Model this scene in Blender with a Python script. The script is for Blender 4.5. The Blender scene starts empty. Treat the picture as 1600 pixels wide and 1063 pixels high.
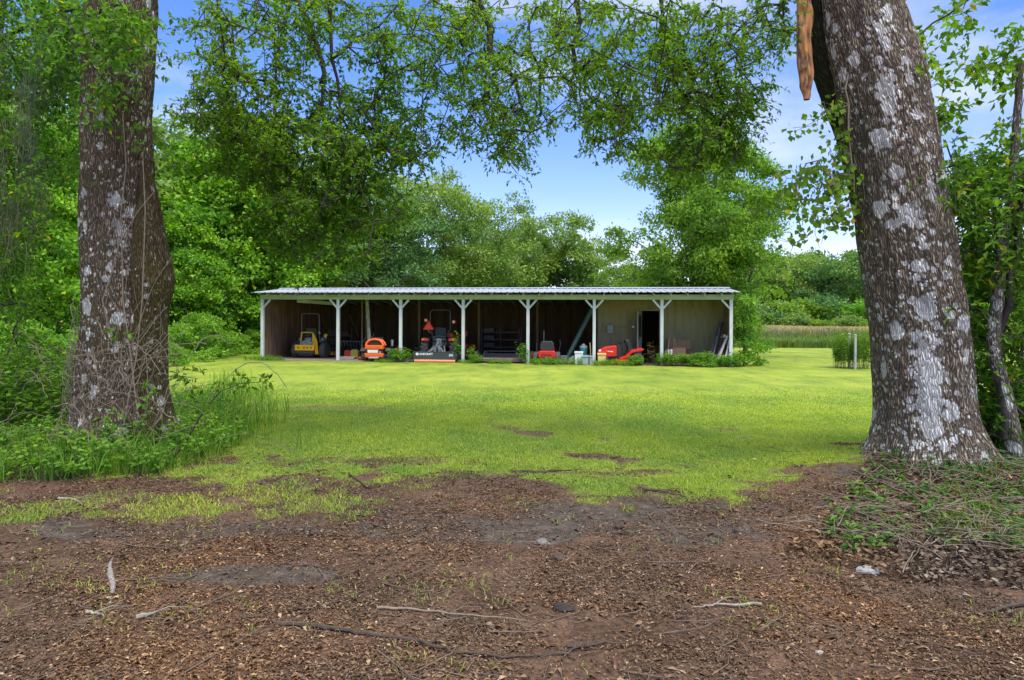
import bpy, math, random
import numpy as np
from mathutils import Vector, Matrix
R = math.radians
S = bpy.context.scene
# ------------------------------------------------------------ camera
FP = 1066.7; CAMH = 1.6
cd = bpy.data.cameras.new('camera'); cam = bpy.data.objects.new('camera', cd); S.collection.objects.link(cam)
cam.location = (0, 0, CAMH); cam.rotation_euler = (R(90), R(-0.3), 0)
cd.lens = 24; cd.sensor_width = 36; cd.shift_y = -0.0174; cd.clip_start = .05; cd.clip_end = 3000
S.camera = cam
# ------------------------------------------------------------ sky + sun
SUN_EL, SUN_AZ = 60, 150           # azimuth measured clockwise from +Y (north)
w = bpy.data.worlds.new('World'); S.world = w; w.use_nodes = True
nt = w.node_tree; N = nt.nodes; LK = nt.links
for n in list(N): N.remove(n)
out = N.new('ShaderNodeOutputWorld'); bg = N.new('ShaderNodeBackground')
sky = N.new('ShaderNodeTexSky'); sky.sky_type = 'NISHITA'; sky.sun_disc = False
sky.sun_elevation = R(SUN_EL); sky.sun_rotation = R(SUN_AZ)
sky.air_density = 1.0; sky.dust_density = 0.0; sky.ozone_density = 2.0; sky.altitude = 0
tc = N.new('ShaderNodeTexCoord'); mp = N.new('ShaderNodeMapping'); mp.inputs['Scale'].default_value = (1, 1, 2.6)
mp.inputs['Location'].default_value = (0.35, 0.1, 0.0)
no = N.new('ShaderNodeTexNoise'); no.inputs['Scale'].default_value = 2.6; no.inputs['Detail'].default_value = 7; no.inputs['Roughness'].default_value = .52
cr = N.new('ShaderNodeValToRGB'); cr.color_ramp.elements[0].position = .50; cr.color_ramp.elements[1].position = .72
cr.color_ramp.elements[0].color = (0, 0, 0, 1); cr.color_ramp.elements[1].color = (1, 1, 1, 1)
mx = N.new('ShaderNodeMixRGB'); mx.inputs['Color2'].default_value = (4.6, 4.8, 5.2, 1)
hs = N.new('ShaderNodeHueSaturation'); hs.inputs['Saturation'].default_value = 1.30; hs.inputs['Value'].default_value = 1.0
LK.new(tc.outputs['Generated'], mp.inputs[0]); LK.new(mp.outputs[0], no.inputs['Vector']); LK.new(no.outputs['Fac'], cr.inputs[0])
mulf = N.new('ShaderNodeMath'); mulf.operation = 'MULTIPLY'; mulf.inputs[1].default_value = .75
LK.new(cr.outputs[0], mulf.inputs[0]); LK.new(mulf.outputs[0], mx.inputs['Fac'])
tn = N.new('ShaderNodeMixRGB'); tn.blend_type = 'MULTIPLY'; tn.inputs['Fac'].default_value = 1; tn.inputs['Color2'].default_value = (1.22, .90, 1.08, 1)
LK.new(sky.outputs[0], hs.inputs['Color']); LK.new(hs.outputs[0], tn.inputs['Color1']); LK.new(tn.outputs[0], mx.inputs['Color1'])
# bright cloud cover added overhead, out of frame, as diffuse fill light
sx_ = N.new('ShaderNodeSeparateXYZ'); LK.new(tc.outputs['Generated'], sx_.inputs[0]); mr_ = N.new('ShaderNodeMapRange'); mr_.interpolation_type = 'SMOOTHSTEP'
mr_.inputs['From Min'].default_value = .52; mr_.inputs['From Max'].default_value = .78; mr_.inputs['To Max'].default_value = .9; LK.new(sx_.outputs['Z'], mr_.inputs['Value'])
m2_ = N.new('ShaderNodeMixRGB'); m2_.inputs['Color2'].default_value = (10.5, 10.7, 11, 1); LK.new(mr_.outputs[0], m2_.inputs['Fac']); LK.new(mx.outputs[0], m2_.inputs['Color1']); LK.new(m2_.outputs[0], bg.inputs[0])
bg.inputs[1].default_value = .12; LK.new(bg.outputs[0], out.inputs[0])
sl = bpy.data.lights.new('sun', 'SUN'); sl.energy = 1.9; sl.angle = R(30); sl.color = (1, .95, .86)
so = bpy.data.objects.new('sun', sl); S.collection.objects.link(so)
so.rotation_euler = (R(90 - SUN_EL), 0, R(180 - SUN_AZ)); so.location = (10, -20, 30)
S.view_settings.view_transform = 'Standard'; S.view_settings.look = 'None'; S.view_settings.exposure = 1.0; S.view_settings.gamma = 1
S.cycles.max_bounces = 6; S.cycles.transparent_max_bounces = 4; S.cycles.transmission_bounces = 4; S.cycles.diffuse_bounces = 3
# ------------------------------------------------------------ helpers
col = S.collection
rng = np.random.default_rng(7); random.seed(7)
def hy(px): return 503.7 + (px-800)*.0052
def at(px, py, Y): return np.array(((px-800)/FP*Y, Y, CAMH-(py-hy(px))/FP*Y))
def gxy(px, py):
    Y = CAMH*FP/(py-hy(px)); return (px-800)/FP*Y, Y
def ss(a, b, x):
    t = np.clip((x-a)/(b-a), 0, 1); return t*t*(3-2*t)
_tab = rng.random((256, 256)); _tab3 = rng.random((64, 64, 64))
def n2(x, y):
    x = np.asarray(x, float); y = np.asarray(y, float)
    xi = np.floor(x).astype(int); yi = np.floor(y).astype(int); u = x-xi; v = y-yi; u = u*u*(3-2*u); v = v*v*(3-2*v)
    a = _tab[xi & 255, yi & 255]; b = _tab[(xi+1) & 255, yi & 255]; c = _tab[xi & 255, (yi+1) & 255]; d = _tab[(xi+1) & 255, (yi+1) & 255]
    return (a*(1-u)+b*u)*(1-v)+(c*(1-u)+d*u)*v
def fbm(x, y, o=4):
    s = 0; a = .5; t = 0
    for i in range(o): s = s+a*n2(x*2**i+i*17.3, y*2**i+i*9.1); t += a; a *= .5
    return s/t
def n3(p):
    pi = np.floor(p).astype(int); f = p-pi; f = f*f*(3-2*f); r = 0
    for dx in (0, 1):
        for dy in (0, 1):
            for dz in (0, 1):
                wgt = (f[..., 0] if dx else 1-f[..., 0])*(f[..., 1] if dy else 1-f[..., 1])*(f[..., 2] if dz else 1-f[..., 2])
                r = r+wgt*_tab3[(pi[..., 0]+dx) & 63, (pi[..., 1]+dy) & 63, (pi[..., 2]+dz) & 63]
    return r
def gz(x, y):
    x = np.asarray(x, float); y = np.asarray(y, float)
    z = (fbm(x*.35+5, y*.35+3, 3)-.5)*.10*np.exp(-((y-5)/9)**2)
    z = z+.20*np.exp(-((x-4.2)**2+(y-7.3)**2)/1.5)+.13*np.exp(-((x+4.9)**2+(y-8.6)**2)/1.3)
    return z
def tag(o, label=None, cat=None, group=None, kind=None):
    if label: o['label'] = label
    if cat: o['category'] = cat
    if group: o['group'] = group
    if kind: o['kind'] = kind
    return o
def empty(name, loc=(0, 0, 0), rz=0, label=None, cat=None, group=None):
    o = bpy.data.objects.new(name, None); col.objects.link(o); o.location = loc; o.rotation_euler = (0, 0, rz); o.empty_display_size = .2
    return tag(o, label, cat, group)
def link(name, me, mat=None, parent=None):
    if mat: me.materials.append(mat)
    o = bpy.data.objects.new(name, me); col.objects.link(o)
    if parent: o.parent = parent
    return o
def npmesh(name, V, T, smooth=False):
    V = np.asarray(V, np.float32); T = np.asarray(T, np.int32); k = T.shape[1]
    me = bpy.data.meshes.new(name); me.vertices.add(len(V)); me.vertices.foreach_set('co', V.ravel())
    me.loops.add(T.size); me.loops.foreach_set('vertex_index', T.ravel())
    me.polygons.add(len(T)); me.polygons.foreach_set('loop_start', np.arange(len(T), dtype=np.int32)*k)
    if smooth: me.polygons.foreach_set('use_smooth', np.ones(len(T), bool))
    me.update(calc_edges=True); return me
def copy_tree(o, parent=None):
    c = o.copy(); col.objects.link(c)
    if parent: c.parent = parent
    for ch in o.children: copy_tree(ch, c)
    return c
def nrm(a): return a/np.maximum(np.linalg.norm(a, axis=-1, keepdims=True), 1e-9)
def rdir(n): return nrm(rng.normal(size=(n, 3)))

class MB:
    def __init__(s): s.v = []; s.f = []
    def add(s, vs, fs):
        b = len(s.v); s.v += [tuple(map(float, v)) for v in vs]; s.f += [tuple(i+b for i in f) for f in fs]; return s
    def box(s, x0, x1, y0, y1, z0, z1, M=None):
        vs = [(x, y, z) for z in (z0, z1) for y in (y0, y1) for x in (x0, x1)]
        if M: vs = [M @ Vector(v) for v in vs]
        return s.add(vs, [(0, 2, 3, 1), (4, 5, 7, 6), (0, 1, 5, 4), (2, 6, 7, 3), (0, 4, 6, 2), (1, 3, 7, 5)])
    def beam(s, a, b, w, h):
        a = Vector(a); b = Vector(b); d = (b-a); L = d.length; q = d.to_track_quat('Y', 'Z').to_matrix().to_4x4()
        return s.box(-w/2, w/2, 0, L, -h/2, h/2, Matrix.Translation(a) @ q)
    def tube(s, pts, r, n=10, caps=True):
        pts = [Vector(p) for p in pts]; rs = r if isinstance(r, (list, tuple)) else [r]*len(pts)
        vs = []; up = None
        for i, p in enumerate(pts):
            t = (pts[min(i+1, len(pts)-1)]-pts[max(i-1, 0)]).normalized()
            if up is None: up = Vector((0, 0, 1)) if abs(t.z) < .9 else Vector((1, 0, 0))
            a = t.cross(up).normalized(); up = a.cross(t).normalized()
            for k in range(n):
                g = 2*math.pi*k/n; vs.append(p+(a*math.cos(g)+up*math.sin(g))*rs[i])
        fs = [(i*n+k, i*n+(k+1) % n, (i+1)*n+(k+1) % n, (i+1)*n+k) for i in range(len(pts)-1) for k in range(n)]
        if caps: fs += [tuple(range(n))[::-1], tuple((len(pts)-1)*n+k for k in range(n))]
        return s.add(vs, fs)
    def lathe(s, prof, c=(0, 0, 0), axis='z', n=24):      # prof: (along, radius)
        vs = []
        for a, r in prof:
            for k in range(n):
                g = 2*math.pi*k/n; u, v = r*math.cos(g), r*math.sin(g)
                p = {'z': (u, v, a), 'x': (a, u, v), 'y': (v, a, u)}[axis]; vs.append((p[0]+c[0], p[1]+c[1], p[2]+c[2]))
        m = len(prof)
        fs = [(i*n+k, i*n+(k+1) % n, (i+1)*n+(k+1) % n, (i+1)*n+k) for i in range(m-1) for k in range(n)]
        fs += [tuple(range(n))[::-1], tuple((m-1)*n+k for k in range(n))]
        return s.add(vs, fs)
    def prism(s, poly, a0, a1, axis='x', taper=1.0):      # poly in the plane across axis: x->(y,z) y->(x,z) z->(x,y)
        n = len(poly); vs = []
        cx = sum(p[0] for p in poly)/n; cy = sum(p[1] for p in poly)/n
        for j, a in enumerate((a0, a1)):
            for p in poly:
                u, v = (p if j == 0 else (cx+(p[0]-cx)*taper, cy+(p[1]-cy)*taper))
                vs.append({'x': (a, u, v), 'y': (u, a, v), 'z': (u, v, a)}[axis])
        return s.add(vs, [tuple(range(n))[::-1], tuple(range(n, 2*n))]+[(k, (k+1) % n, n+(k+1) % n, n+k) for k in range(n)])
    def build(s, name, mat, parent=None, bevel=0, smooth=False):
        import bmesh
        me = bpy.data.meshes.new(name); me.from_pydata(s.v, [], s.f)
        b = bmesh.new(); b.from_mesh(me); bmesh.ops.recalc_face_normals(b, faces=b.faces); b.to_mesh(me); b.free(); me.update()
        if smooth:
            me.polygons.foreach_set('use_smooth', [True]*len(me.polygons)); 
            try: me.set_sharp_from_angle(angle=R(38))
            except Exception: pass
        o = link(name, me, mat, parent)
        if bevel:
            m = o.modifiers.new('bevel', 'BEVEL'); m.width = bevel; m.segments = 2; m.limit_method = 'ANGLE'
        return o
# ------------------------------------------------------------ materials
def mat(name, c=(.5, .5, .5), rough=.6, metal=0, spec=.5, var=.15, scale=6, bump=0, bscale=60, c2=None, c2pos=(.55, .7), stretch=(1, 1, 1), emit=None):
    m = bpy.data.materials.new(name); m.use_nodes = True; t = m.node_tree; b = t.nodes['Principled BSDF']
    b.inputs['Roughness'].default_value = rough; b.inputs['Metallic'].default_value = metal; b.inputs['Specular IOR Level'].default_value = spec
    tc = t.nodes.new('ShaderNodeTexCoord'); mp = t.nodes.new('ShaderNodeMapping'); mp.inputs['Scale'].default_value = stretch
    t.links.new(tc.outputs['Object'], mp.inputs[0])
    n = t.nodes.new('ShaderNodeTexNoise'); n.inputs['Scale'].default_value = scale; n.inputs['Detail'].default_value = 6; n.inputs['Roughness'].default_value = .65
    t.links.new(mp.outputs[0], n.inputs['Vector'])
    r = t.nodes.new('ShaderNodeValToRGB'); r.color_ramp.elements[0].position = .3; r.color_ramp.elements[1].position = .7
    r.color_ramp.elements[0].color = (*[x*(1-var) for x in c], 1); r.color_ramp.elements[1].color = (*[min(1, x*(1+var)) for x in c], 1)
    t.links.new(n.outputs['Fac'], r.inputs[0]); src = r.outputs[0]
    if c2:
        n2_ = t.nodes.new('ShaderNodeTexNoise'); n2_.inputs['Scale'].default_value = scale*1.7; n2_.inputs['Detail'].default_value = 8
        t.links.new(mp.outputs[0], n2_.inputs['Vector']); r2 = t.nodes.new('ShaderNodeValToRGB')
        r2.color_ramp.elements[0].position, r2.color_ramp.elements[1].position = c2pos; t.links.new(n2_.outputs['Fac'], r2.inputs[0])
        mx = t.nodes.new('ShaderNodeMixRGB'); mx.inputs['Color2'].default_value = (*c2, 1); t.links.new(r2.outputs[0], mx.inputs['Fac']); t.links.new(src, mx.inputs['Color1']); src = mx.outputs[0]
    t.links.new(src, b.inputs['Base Color'])
    if bump:
        n4 = t.nodes.new('ShaderNodeTexNoise'); n4.inputs['Scale'].default_value = bscale; n4.inputs['Detail'].default_value = 5; t.links.new(mp.outputs[0], n4.inputs['Vector'])
        bp = t.nodes.new('ShaderNodeBump'); bp.inputs['Strength'].default_value = bump; bp.inputs['Distance'].default_value = .01; t.links.new(n4.outputs['Fac'], bp.inputs['Height']); t.links.new(bp.outputs[0], b.inputs['Normal'])
    return m
def leafmat(name, stops, trans=.35, rough=.6, spec=.18, varscale=.5, tint=(1, 1, 1)):
    m = bpy.data.materials.new(name); m.use_nodes = True; t = m.node_tree; b = t.nodes['Principled BSDF']; o = t.nodes['Material Output']
    g = t.nodes.new('ShaderNodeNewGeometry'); r = t.nodes.new('ShaderNodeValToRGB'); t.links.new(g.outputs['Random Per Island'], r.inputs[0])
    e = r.color_ramp.elements
    while len(e) < len(stops): e.new(.5)
    for i, (p, c) in enumerate(stops): e[i].position = p; e[i].color = (*[c[k]*tint[k] for k in range(3)], 1)
    tc = t.nodes.new('ShaderNodeTexCoord'); n = t.nodes.new('ShaderNodeTexNoise'); n.inputs['Scale'].default_value = varscale; n.inputs['Detail'].default_value = 3
    t.links.new(tc.outputs['Object'], n.inputs['Vector'])
    rr = t.nodes.new('ShaderNodeValToRGB'); rr.color_ramp.elements[0].position = .35; rr.color_ramp.elements[1].position = .68
    rr.color_ramp.elements[0].color = (.72, .84, .9, 1); rr.color_ramp.elements[1].color = (1.0, 1.0, .8, 1); rr.color_ramp.elements[1].color = (1.35, 1.2, .85, 1)
    t.links.new(n.outputs['Fac'], rr.inputs[0]); mu = t.nodes.new('ShaderNodeMixRGB'); mu.blend_type = 'MULTIPLY'; mu.inputs['Fac'].default_value = 1
    t.links.new(r.outputs[0], mu.inputs['Color1']); t.links.new(rr.outputs[0], mu.inputs['Color2'])
    t.links.new(mu.outputs[0], b.inputs['Base Color']); b.inputs['Roughness'].default_value = rough; b.inputs['Specular IOR Level'].default_value = spec
    if trans:
        tr = t.nodes.new('ShaderNodeBsdfTranslucent'); mx = t.nodes.new('ShaderNodeMixShader'); mx.inputs[0].default_value = trans
        br = t.nodes.new('ShaderNodeMixRGB'); br.blend_type = 'MULTIPLY'; br.inputs['Fac'].default_value = 1; br.inputs['Color2'].default_value = (2.0, 2.3, .9, 1)
        t.links.new(mu.outputs[0], br.inputs['Color1']); t.links.new(br.outputs[0], tr.inputs[0])
        t.links.new(b.outputs[0], mx.inputs[1]); t.links.new(tr.outputs[0], mx.inputs[2]); t.links.new(mx.outputs[0], o.inputs[0])
    return m
G = lambda d, m_, l_, y=None: [(0, d), (.45, m_), (.85, l_)]+([(.985, y)] if y else [])
L_oak = leafmat('leaf_oak', [(0, (.035, .07, .012)), (.5, (.06, .115, .018)), (.97, (.10, .165, .028)), (1, (.16, .17, .03))], trans=.5, tint=(1.5, 1.5, 1.05))
L_left = leafmat('leaf_understory', [(0, (.03, .07, .016)), (.5, (.055, .12, .02)), (.975, (.10, .20, .03)), (1, (.35, .24, .03))], trans=.4, tint=(1.58, 1.50, 1.20))
L_vine = leafmat('leaf_vine', [(0, (.035, .10, .014)), (.5, (.065, .16, .02)), (.95, (.13, .25, .03)), (1, (.2, .26, .04))], trans=.35, varscale=.45, tint=(1.95, 1.7, 1.3))
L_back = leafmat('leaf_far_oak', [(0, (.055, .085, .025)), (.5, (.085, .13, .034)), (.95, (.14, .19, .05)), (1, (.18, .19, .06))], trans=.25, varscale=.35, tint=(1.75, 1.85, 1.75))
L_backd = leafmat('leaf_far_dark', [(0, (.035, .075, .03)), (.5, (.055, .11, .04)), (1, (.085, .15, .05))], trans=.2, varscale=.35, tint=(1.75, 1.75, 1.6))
L_feather = leafmat('leaf_feather', [(0, (.05, .11, .02)), (.5, (.09, .17, .028)), (.95, (.16, .26, .045)), (1, (.22, .27, .05))], trans=.4, varscale=.4, tint=(1.42, 1.35, 1.08))
L_lime = leafmat('leaf_lime', [(0, (.09, .16, .02)), (.5, (.15, .24, .03)), (1, (.24, .32, .04))], trans=.35)
L_weed = leafmat('leaf_weed', [(0, (.08, .17, .022)), (.5, (.13, .27, .03)), (1, (.22, .38, .06))], trans=.3, varscale=1.5)
L_grape = leafmat('leaf_grape', [(0, (.05, .10, .015)), (.5, (.08, .16, .02)), (.93, (.13, .22, .03)), (1, (.3, .2, .05))], trans=.45, tint=(1.37, 1.30, 1.04))
L_moss = leafmat('moss_strand', [(0, (.16, .17, .12)), (.5, (.22, .24, .17)), (1, (.30, .31, .23))], trans=.3, rough=.9, spec=.1)
L_grass = leafmat('grass_blade', [(0, (.14, .22, .035)), (.5, (.24, .33, .045)), (.9, (.35, .41, .08)), (1, (.48, .42, .2))], trans=.3, varscale=.6, rough=.6, spec=.2)
L_long = leafmat('long_grass_blade', [(0, (.05, .13, .015)), (.5, (.09, .20, .02)), (.9, (.16, .28, .035)), (1, (.32, .28, .12))], trans=.3, varscale=.8)
L_tall = leafmat('field_grass_blade', [(0, (.12, .19, .04)), (.5, (.18, .25, .06)), (1, (.28, .30, .11))], trans=.25, varscale=.25)
L_pink = leafmat('seed_grass_blade', [(0, (.28, .20, .14)), (.5, (.38, .28, .20)), (1, (.40, .37, .22))], trans=.25, varscale=.25)
L_litter = leafmat('dead_leaf', [(0, (.06, .036, .022)), (.35, (.115, .068, .046)), (.75, (.19, .115, .078)), (.96, (.29, .19, .13)), (1, (.46, .35, .25))], trans=0, rough=.8, spec=.15, varscale=.8)
L_dry = leafmat('dry_weed', [(0, (.25, .16, .08)), (1, (.42, .32, .18))], trans=.2)
M_twig = mat('twig_bark', (.04, .033, .025), .9, var=.3, scale=20)
M_limb = mat('limb_bark', (.04, .033, .027), .9, var=.35, scale=12, c2=(.12, .13, .10), c2pos=(.62, .8), bump=.6, bscale=40)
M_ftrunk = mat('far_bark', (.13, .11, .09), .9, var=.3, scale=5)
M_dead = mat('dead_vine_bark', (.21, .165, .12), .9, var=.3, scale=15)
M_stick = mat('stick_bark', (.065, .045, .032), .9, var=.4, scale=25)
def barkmat(name, base, dark, lich, lth, moss=None):
    m = bpy.data.materials.new(name); m.use_nodes = True; t = m.node_tree; b = t.nodes['Principled BSDF']; nn = t.nodes.new; lk = t.links.new
    b.inputs['Roughness'].default_value = .9; b.inputs['Specular IOR Level'].default_value = .2
    uv = nn('ShaderNodeUVMap'); uv.uv_map = 'bark'
    def mapn(sc, loc=(0, 0, 0)):
        q = nn('ShaderNodeMapping'); q.inputs['Scale'].default_value = sc; q.inputs['Location'].default_value = loc; lk(uv.outputs[0], q.inputs[0]); return q.outputs[0]
    warp = nn('ShaderNodeTexNoise'); warp.inputs['Scale'].default_value = 6; warp.inputs['Detail'].default_value = 3; lk(uv.outputs[0], warp.inputs['Vector'])
    wv = nn('ShaderNodeVectorMath'); wv.operation = 'SCALE'; wv.inputs['Scale'].default_value = .05; lk(warp.outputs['Color'], wv.inputs[0])
    ad = nn('ShaderNodeVectorMath'); lk(uv.outputs[0], ad.inputs[0]); lk(wv.outputs[0], ad.inputs[1])
    q = nn('ShaderNodeMapping'); q.inputs['Scale'].default_value = (60, 9, 1); lk(ad.outputs[0], q.inputs[0])
    vo = nn('ShaderNodeTexVoronoi'); vo.feature = 'DISTANCE_TO_EDGE'; vo.inputs['Scale'].default_value = 1; lk(q.outputs[0], vo.inputs['Vector'])
    fur = nn('ShaderNodeValToRGB'); fur.color_ramp.elements[0].position = .0; fur.color_ramp.elements[1].position = .30; lk(vo.outputs['Distance'], fur.inputs[0])
    fn = nn('ShaderNodeTexNoise'); fn.inputs['Scale'].default_value = 1; fn.inputs['Detail'].default_value = 8; fn.inputs['Roughness'].default_value = .7; lk(mapn((90, 16, 1)), fn.inputs['Vector'])
    c1 = nn('ShaderNodeMixRGB'); c1.inputs['Color1'].default_value = (*dark, 1); c1.inputs['Color2'].default_value = (*base, 1); lk(fur.outputs[0], c1.inputs['Fac'])
    c2 = nn('ShaderNodeMixRGB'); c2.blend_type = 'MULTIPLY'; c2.inputs['Fac'].default_value = .8; lk(c1.outputs[0], c2.inputs['Color1'])
    fr = nn('ShaderNodeValToRGB'); fr.color_ramp.elements[0].position = .3; fr.color_ramp.elements[1].position = .72; fr.color_ramp.elements[0].color = (.45, .42, .4, 1); fr.color_ramp.elements[1].color = (1.5, 1.45, 1.4, 1); lk(fn.outputs['Fac'], fr.inputs[0]); lk(fr.outputs[0], c2.inputs['Color2'])
    # lichen: round spots plus big ragged patches
    def spots(sc, th, loc):
        v2 = nn('ShaderNodeTexVoronoi'); v2.inputs['Scale'].default_value = 1; v2.inputs['Randomness'].default_value = 1
        lk(mapn((sc, sc*.8, 1), loc), v2.inputs['Vector'])
        pn = nn('ShaderNodeTexNoise'); pn.inputs['Scale'].default_value = 1; pn.inputs['Detail'].default_value = 6; lk(mapn((sc*3, sc*2, 1)), pn.inputs['Vector'])
        s1 = nn('ShaderNodeMath'); s1.operation = 'MULTIPLY_ADD'; lk(pn.outputs['Fac'], s1.inputs[0]); s1.inputs[1].default_value = .55; lk(v2.outputs['Distance'], s1.inputs[2])
        sp = nn('ShaderNodeSeparateColor'); lk(v2.outputs['Color'], sp.inputs[0])
        s2 = nn('ShaderNodeMath'); s2.operation = 'MULTIPLY'; lk(sp.outputs[0], s2.inputs[0]); s2.inputs[1].default_value = .34
        s3a = nn('ShaderNodeMath'); s3a.operation = 'ADD'; lk(s1.outputs[0], s3a.inputs[0]); lk(s2.outputs[0], s3a.inputs[1]); pt = nn('ShaderNodeAttribute'); pt.attribute_name = 'patch'; s3 = nn('ShaderNodeMath'); s3.operation = 'MULTIPLY_ADD'; lk(pt.outputs['Fac'], s3.inputs[0]); s3.inputs[1].default_value = -.36; lk(s3a.outputs[0], s3.inputs[2])
        rp = nn('ShaderNodeValToRGB'); rp.color_ramp.elements[0].position = th; rp.color_ramp.elements[1].position = th+.05
        rp.color_ramp.elements[0].color = (1, 1, 1, 1); rp.color_ramp.elements[1].color = (0, 0, 0, 1); lk(s3.outputs[0], rp.inputs[0]); return rp.outputs[0]
    a = spots(13, lth, (0, 0, 0)); c = spots(5, lth+.01, (3.3, 1.7, 0)); e = spots(26, lth-.06, (1.3, 5.7, 0))
    # area mask so the lichen gathers in bands
    am = nn('ShaderNodeTexNoise'); am.inputs['Scale'].default_value = 1.3; am.inputs['Detail'].default_value = 4; lk(mapn((1.6, .8, 1), (2.1, .4, 0)), am.inputs['Vector'])
    ar = nn('ShaderNodeValToRGB'); ar.color_ramp.elements[0].position = .30; ar.color_ramp.elements[1].position = .44; lk(am.outputs['Fac'], ar.inputs[0])
    m1 = nn('ShaderNodeMath'); m1.operation = 'MAXIMUM'; lk(a, m1.inputs[0]); lk(c, m1.inputs[1])
    m2 = nn('ShaderNodeMath'); m2.operation = 'MAXIMUM'; lk(m1.outputs[0], m2.inputs[0]); lk(e, m2.inputs[1])
    at_ = nn('ShaderNodeAttribute'); at_.attribute_name = 'patch'
    pm = nn('ShaderNodeTexNoise'); pm.inputs['Scale'].default_value = 1; pm.inputs['Detail'].default_value = 8; pm.inputs['Roughness'].default_value = .7; lk(mapn((20, 14, 1)), pm.inputs['Vector'])
    pa = nn('ShaderNodeMath'); pa.operation = 'MULTIPLY_ADD'; lk(pm.outputs['Fac'], pa.inputs[0]); pa.inputs[1].default_value = 1.3; lk(at_.outputs['Fac'], pa.inputs[2])
    pr = nn('ShaderNodeValToRGB'); pr.color_ramp.elements[0].position = .66; pr.color_ramp.elements[1].position = .74
    ph = nn('ShaderNodeMath'); ph.operation = 'MULTIPLY'; lk(pa.outputs[0], ph.inputs[0]); ph.inputs[1].default_value = .5; lk(ph.outputs[0], pr.inputs[0])
    m3 = nn('ShaderNodeMath'); m3.operation = 'MULTIPLY'; lk(m2.outputs[0], m3.inputs[0]); lk(ar.outputs[0], m3.inputs[1])
    m4 = nn('ShaderNodeMath'); m4.operation = 'MAXIMUM'; lk(m3.outputs[0], m4.inputs[0]); lk(pr.outputs[0], m4.inputs[1])
    m5 = nn('ShaderNodeMath'); m5.operation = 'MULTIPLY'; lk(m4.outputs[0], m5.inputs[0])
    fr2 = nn('ShaderNodeValToRGB'); fr2.color_ramp.elements[0].position = .0; fr2.color_ramp.elements[1].position = .10; fr2.color_ramp.elements[0].color = (.25, .25, .25, 1); lk(vo.outputs['Distance'], fr2.inputs[0]); lk(fr2.outputs[0], m5.inputs[1])
    lc = nn('ShaderNodeMixRGB'); lc.inputs['Color2'].default_value = (*lich, 1); lk(m5.outputs[0], lc.inputs['Fac']); lk(c2.outputs[0], lc.inputs['Color1']); src = lc.outputs[0]
    if moss:
        mn = nn('ShaderNodeTexNoise'); mn.inputs['Scale'].default_value = 1; mn.inputs['Detail'].default_value = 5; lk(mapn((1.5, 1.0, 1), (7, 2, 0)), mn.inputs['Vector'])
        mr = nn('ShaderNodeValToRGB'); mr.color_ramp.elements[0].position = moss[1]; mr.color_ramp.elements[1].position = moss[1]+.18; mr.color_ramp.elements[1].color = (.75, .75, .75, 1); lk(mn.outputs['Fac'], mr.inputs[0])
        mc = nn('ShaderNodeMixRGB'); mc.inputs['Color2'].default_value = (*moss[0], 1); lk(mr.outputs[0], mc.inputs['Fac']); lk(c2.outputs[0], mc.inputs['Color1']); lk(mc.outputs[0], lc.inputs['Color1'])
    lk(src, b.inputs['Base Color'])
    hh = nn('ShaderNodeMath'); hh.operation = 'MULTIPLY_ADD'; lk(fn.outputs['Fac'], hh.inputs[0]); hh.inputs[1].default_value = .5; lk(fur.outputs[0], hh.inputs[2])
    bp = nn('ShaderNodeBump'); bp.inputs['Strength'].default_value = 1; bp.inputs['Distance'].default_value = .022; lk(hh.outputs[0], bp.inputs['Height']); lk(bp.outputs[0], b.inputs['Normal'])
    return m
M_barkL = barkmat('left_oak_bark', (.31, .25, .17), (.055, .043, .03), (.66, .66, .60), .58, moss=((.075, .062, .022), .50))
M_barkR = barkmat('right_oak_bark', (.36, .305, .225), (.06, .048, .036), (.72, .72, .68), .62)
M_barkS = barkmat('small_tree_bark', (.30, .28, .22), (.10, .09, .07), (.60, .62, .54), .62, moss=((.12, .12, .03), .5))
# ------------------------------------------------------------ foliage engine
def leaf_arrays(P, D, Nn, Ln, Wd, fold=.25, curl=0.0, shape='leaf'):
    n = len(P); D = nrm(D); Sd = nrm(np.cross(D, Nn)); Nn = np.cross(Sd, D)
    Ln = np.broadcast_to(np.asarray(Ln, float), (n,))[:, None]; Wd = np.broadcast_to(np.asarray(Wd, float), (n,))[:, None]
    V = np.empty((n, 4, 3)); V[:, 0] = P; V[:, 1] = P+D*Ln*.45-Sd*Wd*.5+Nn*Wd*fold; V[:, 2] = P+D*Ln-Nn*Ln*curl; V[:, 3] = P+D*Ln*.45+Sd*Wd*.5+Nn*Wd*fold
    i = np.arange(n)[:, None]*4; T = np.concatenate([i+np.array([0, 2, 1]), i+np.array([0, 3, 2])], 0)
    return V.reshape(-1, 3), T
def tube_edges(A, B, ra, rb, k=4):
    n = len(A); t = nrm(B-A); up = np.where(np.abs(t[:, 2:3]) < .9, np.array([[0, 0, 1.]]), np.array([[1., 0, 0]]))
    a = nrm(np.cross(t, up)); b = np.cross(t, a); V = np.empty((n, 2*k, 3))
    for j in range(k):
        g = 2*math.pi*j/k; d = a*math.cos(g)+b*math.sin(g); V[:, j] = A+d*ra[:, None]; V[:, k+j] = B+d*rb[:, None]
    i = np.arange(n)[:, None]*2*k
    T = np.concatenate([i+np.array([j, (j+1) % k, k+(j+1) % k, k+j]) for j in range(k)], 0)
    return V.reshape(-1, 3), T
def merge(parts):
    Vs = []; Ts = []; o = 0
    for V, T in parts: Vs.append(V); Ts.append(T+o); o += len(V)
    return np.concatenate(Vs), np.concatenate(Ts)
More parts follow.
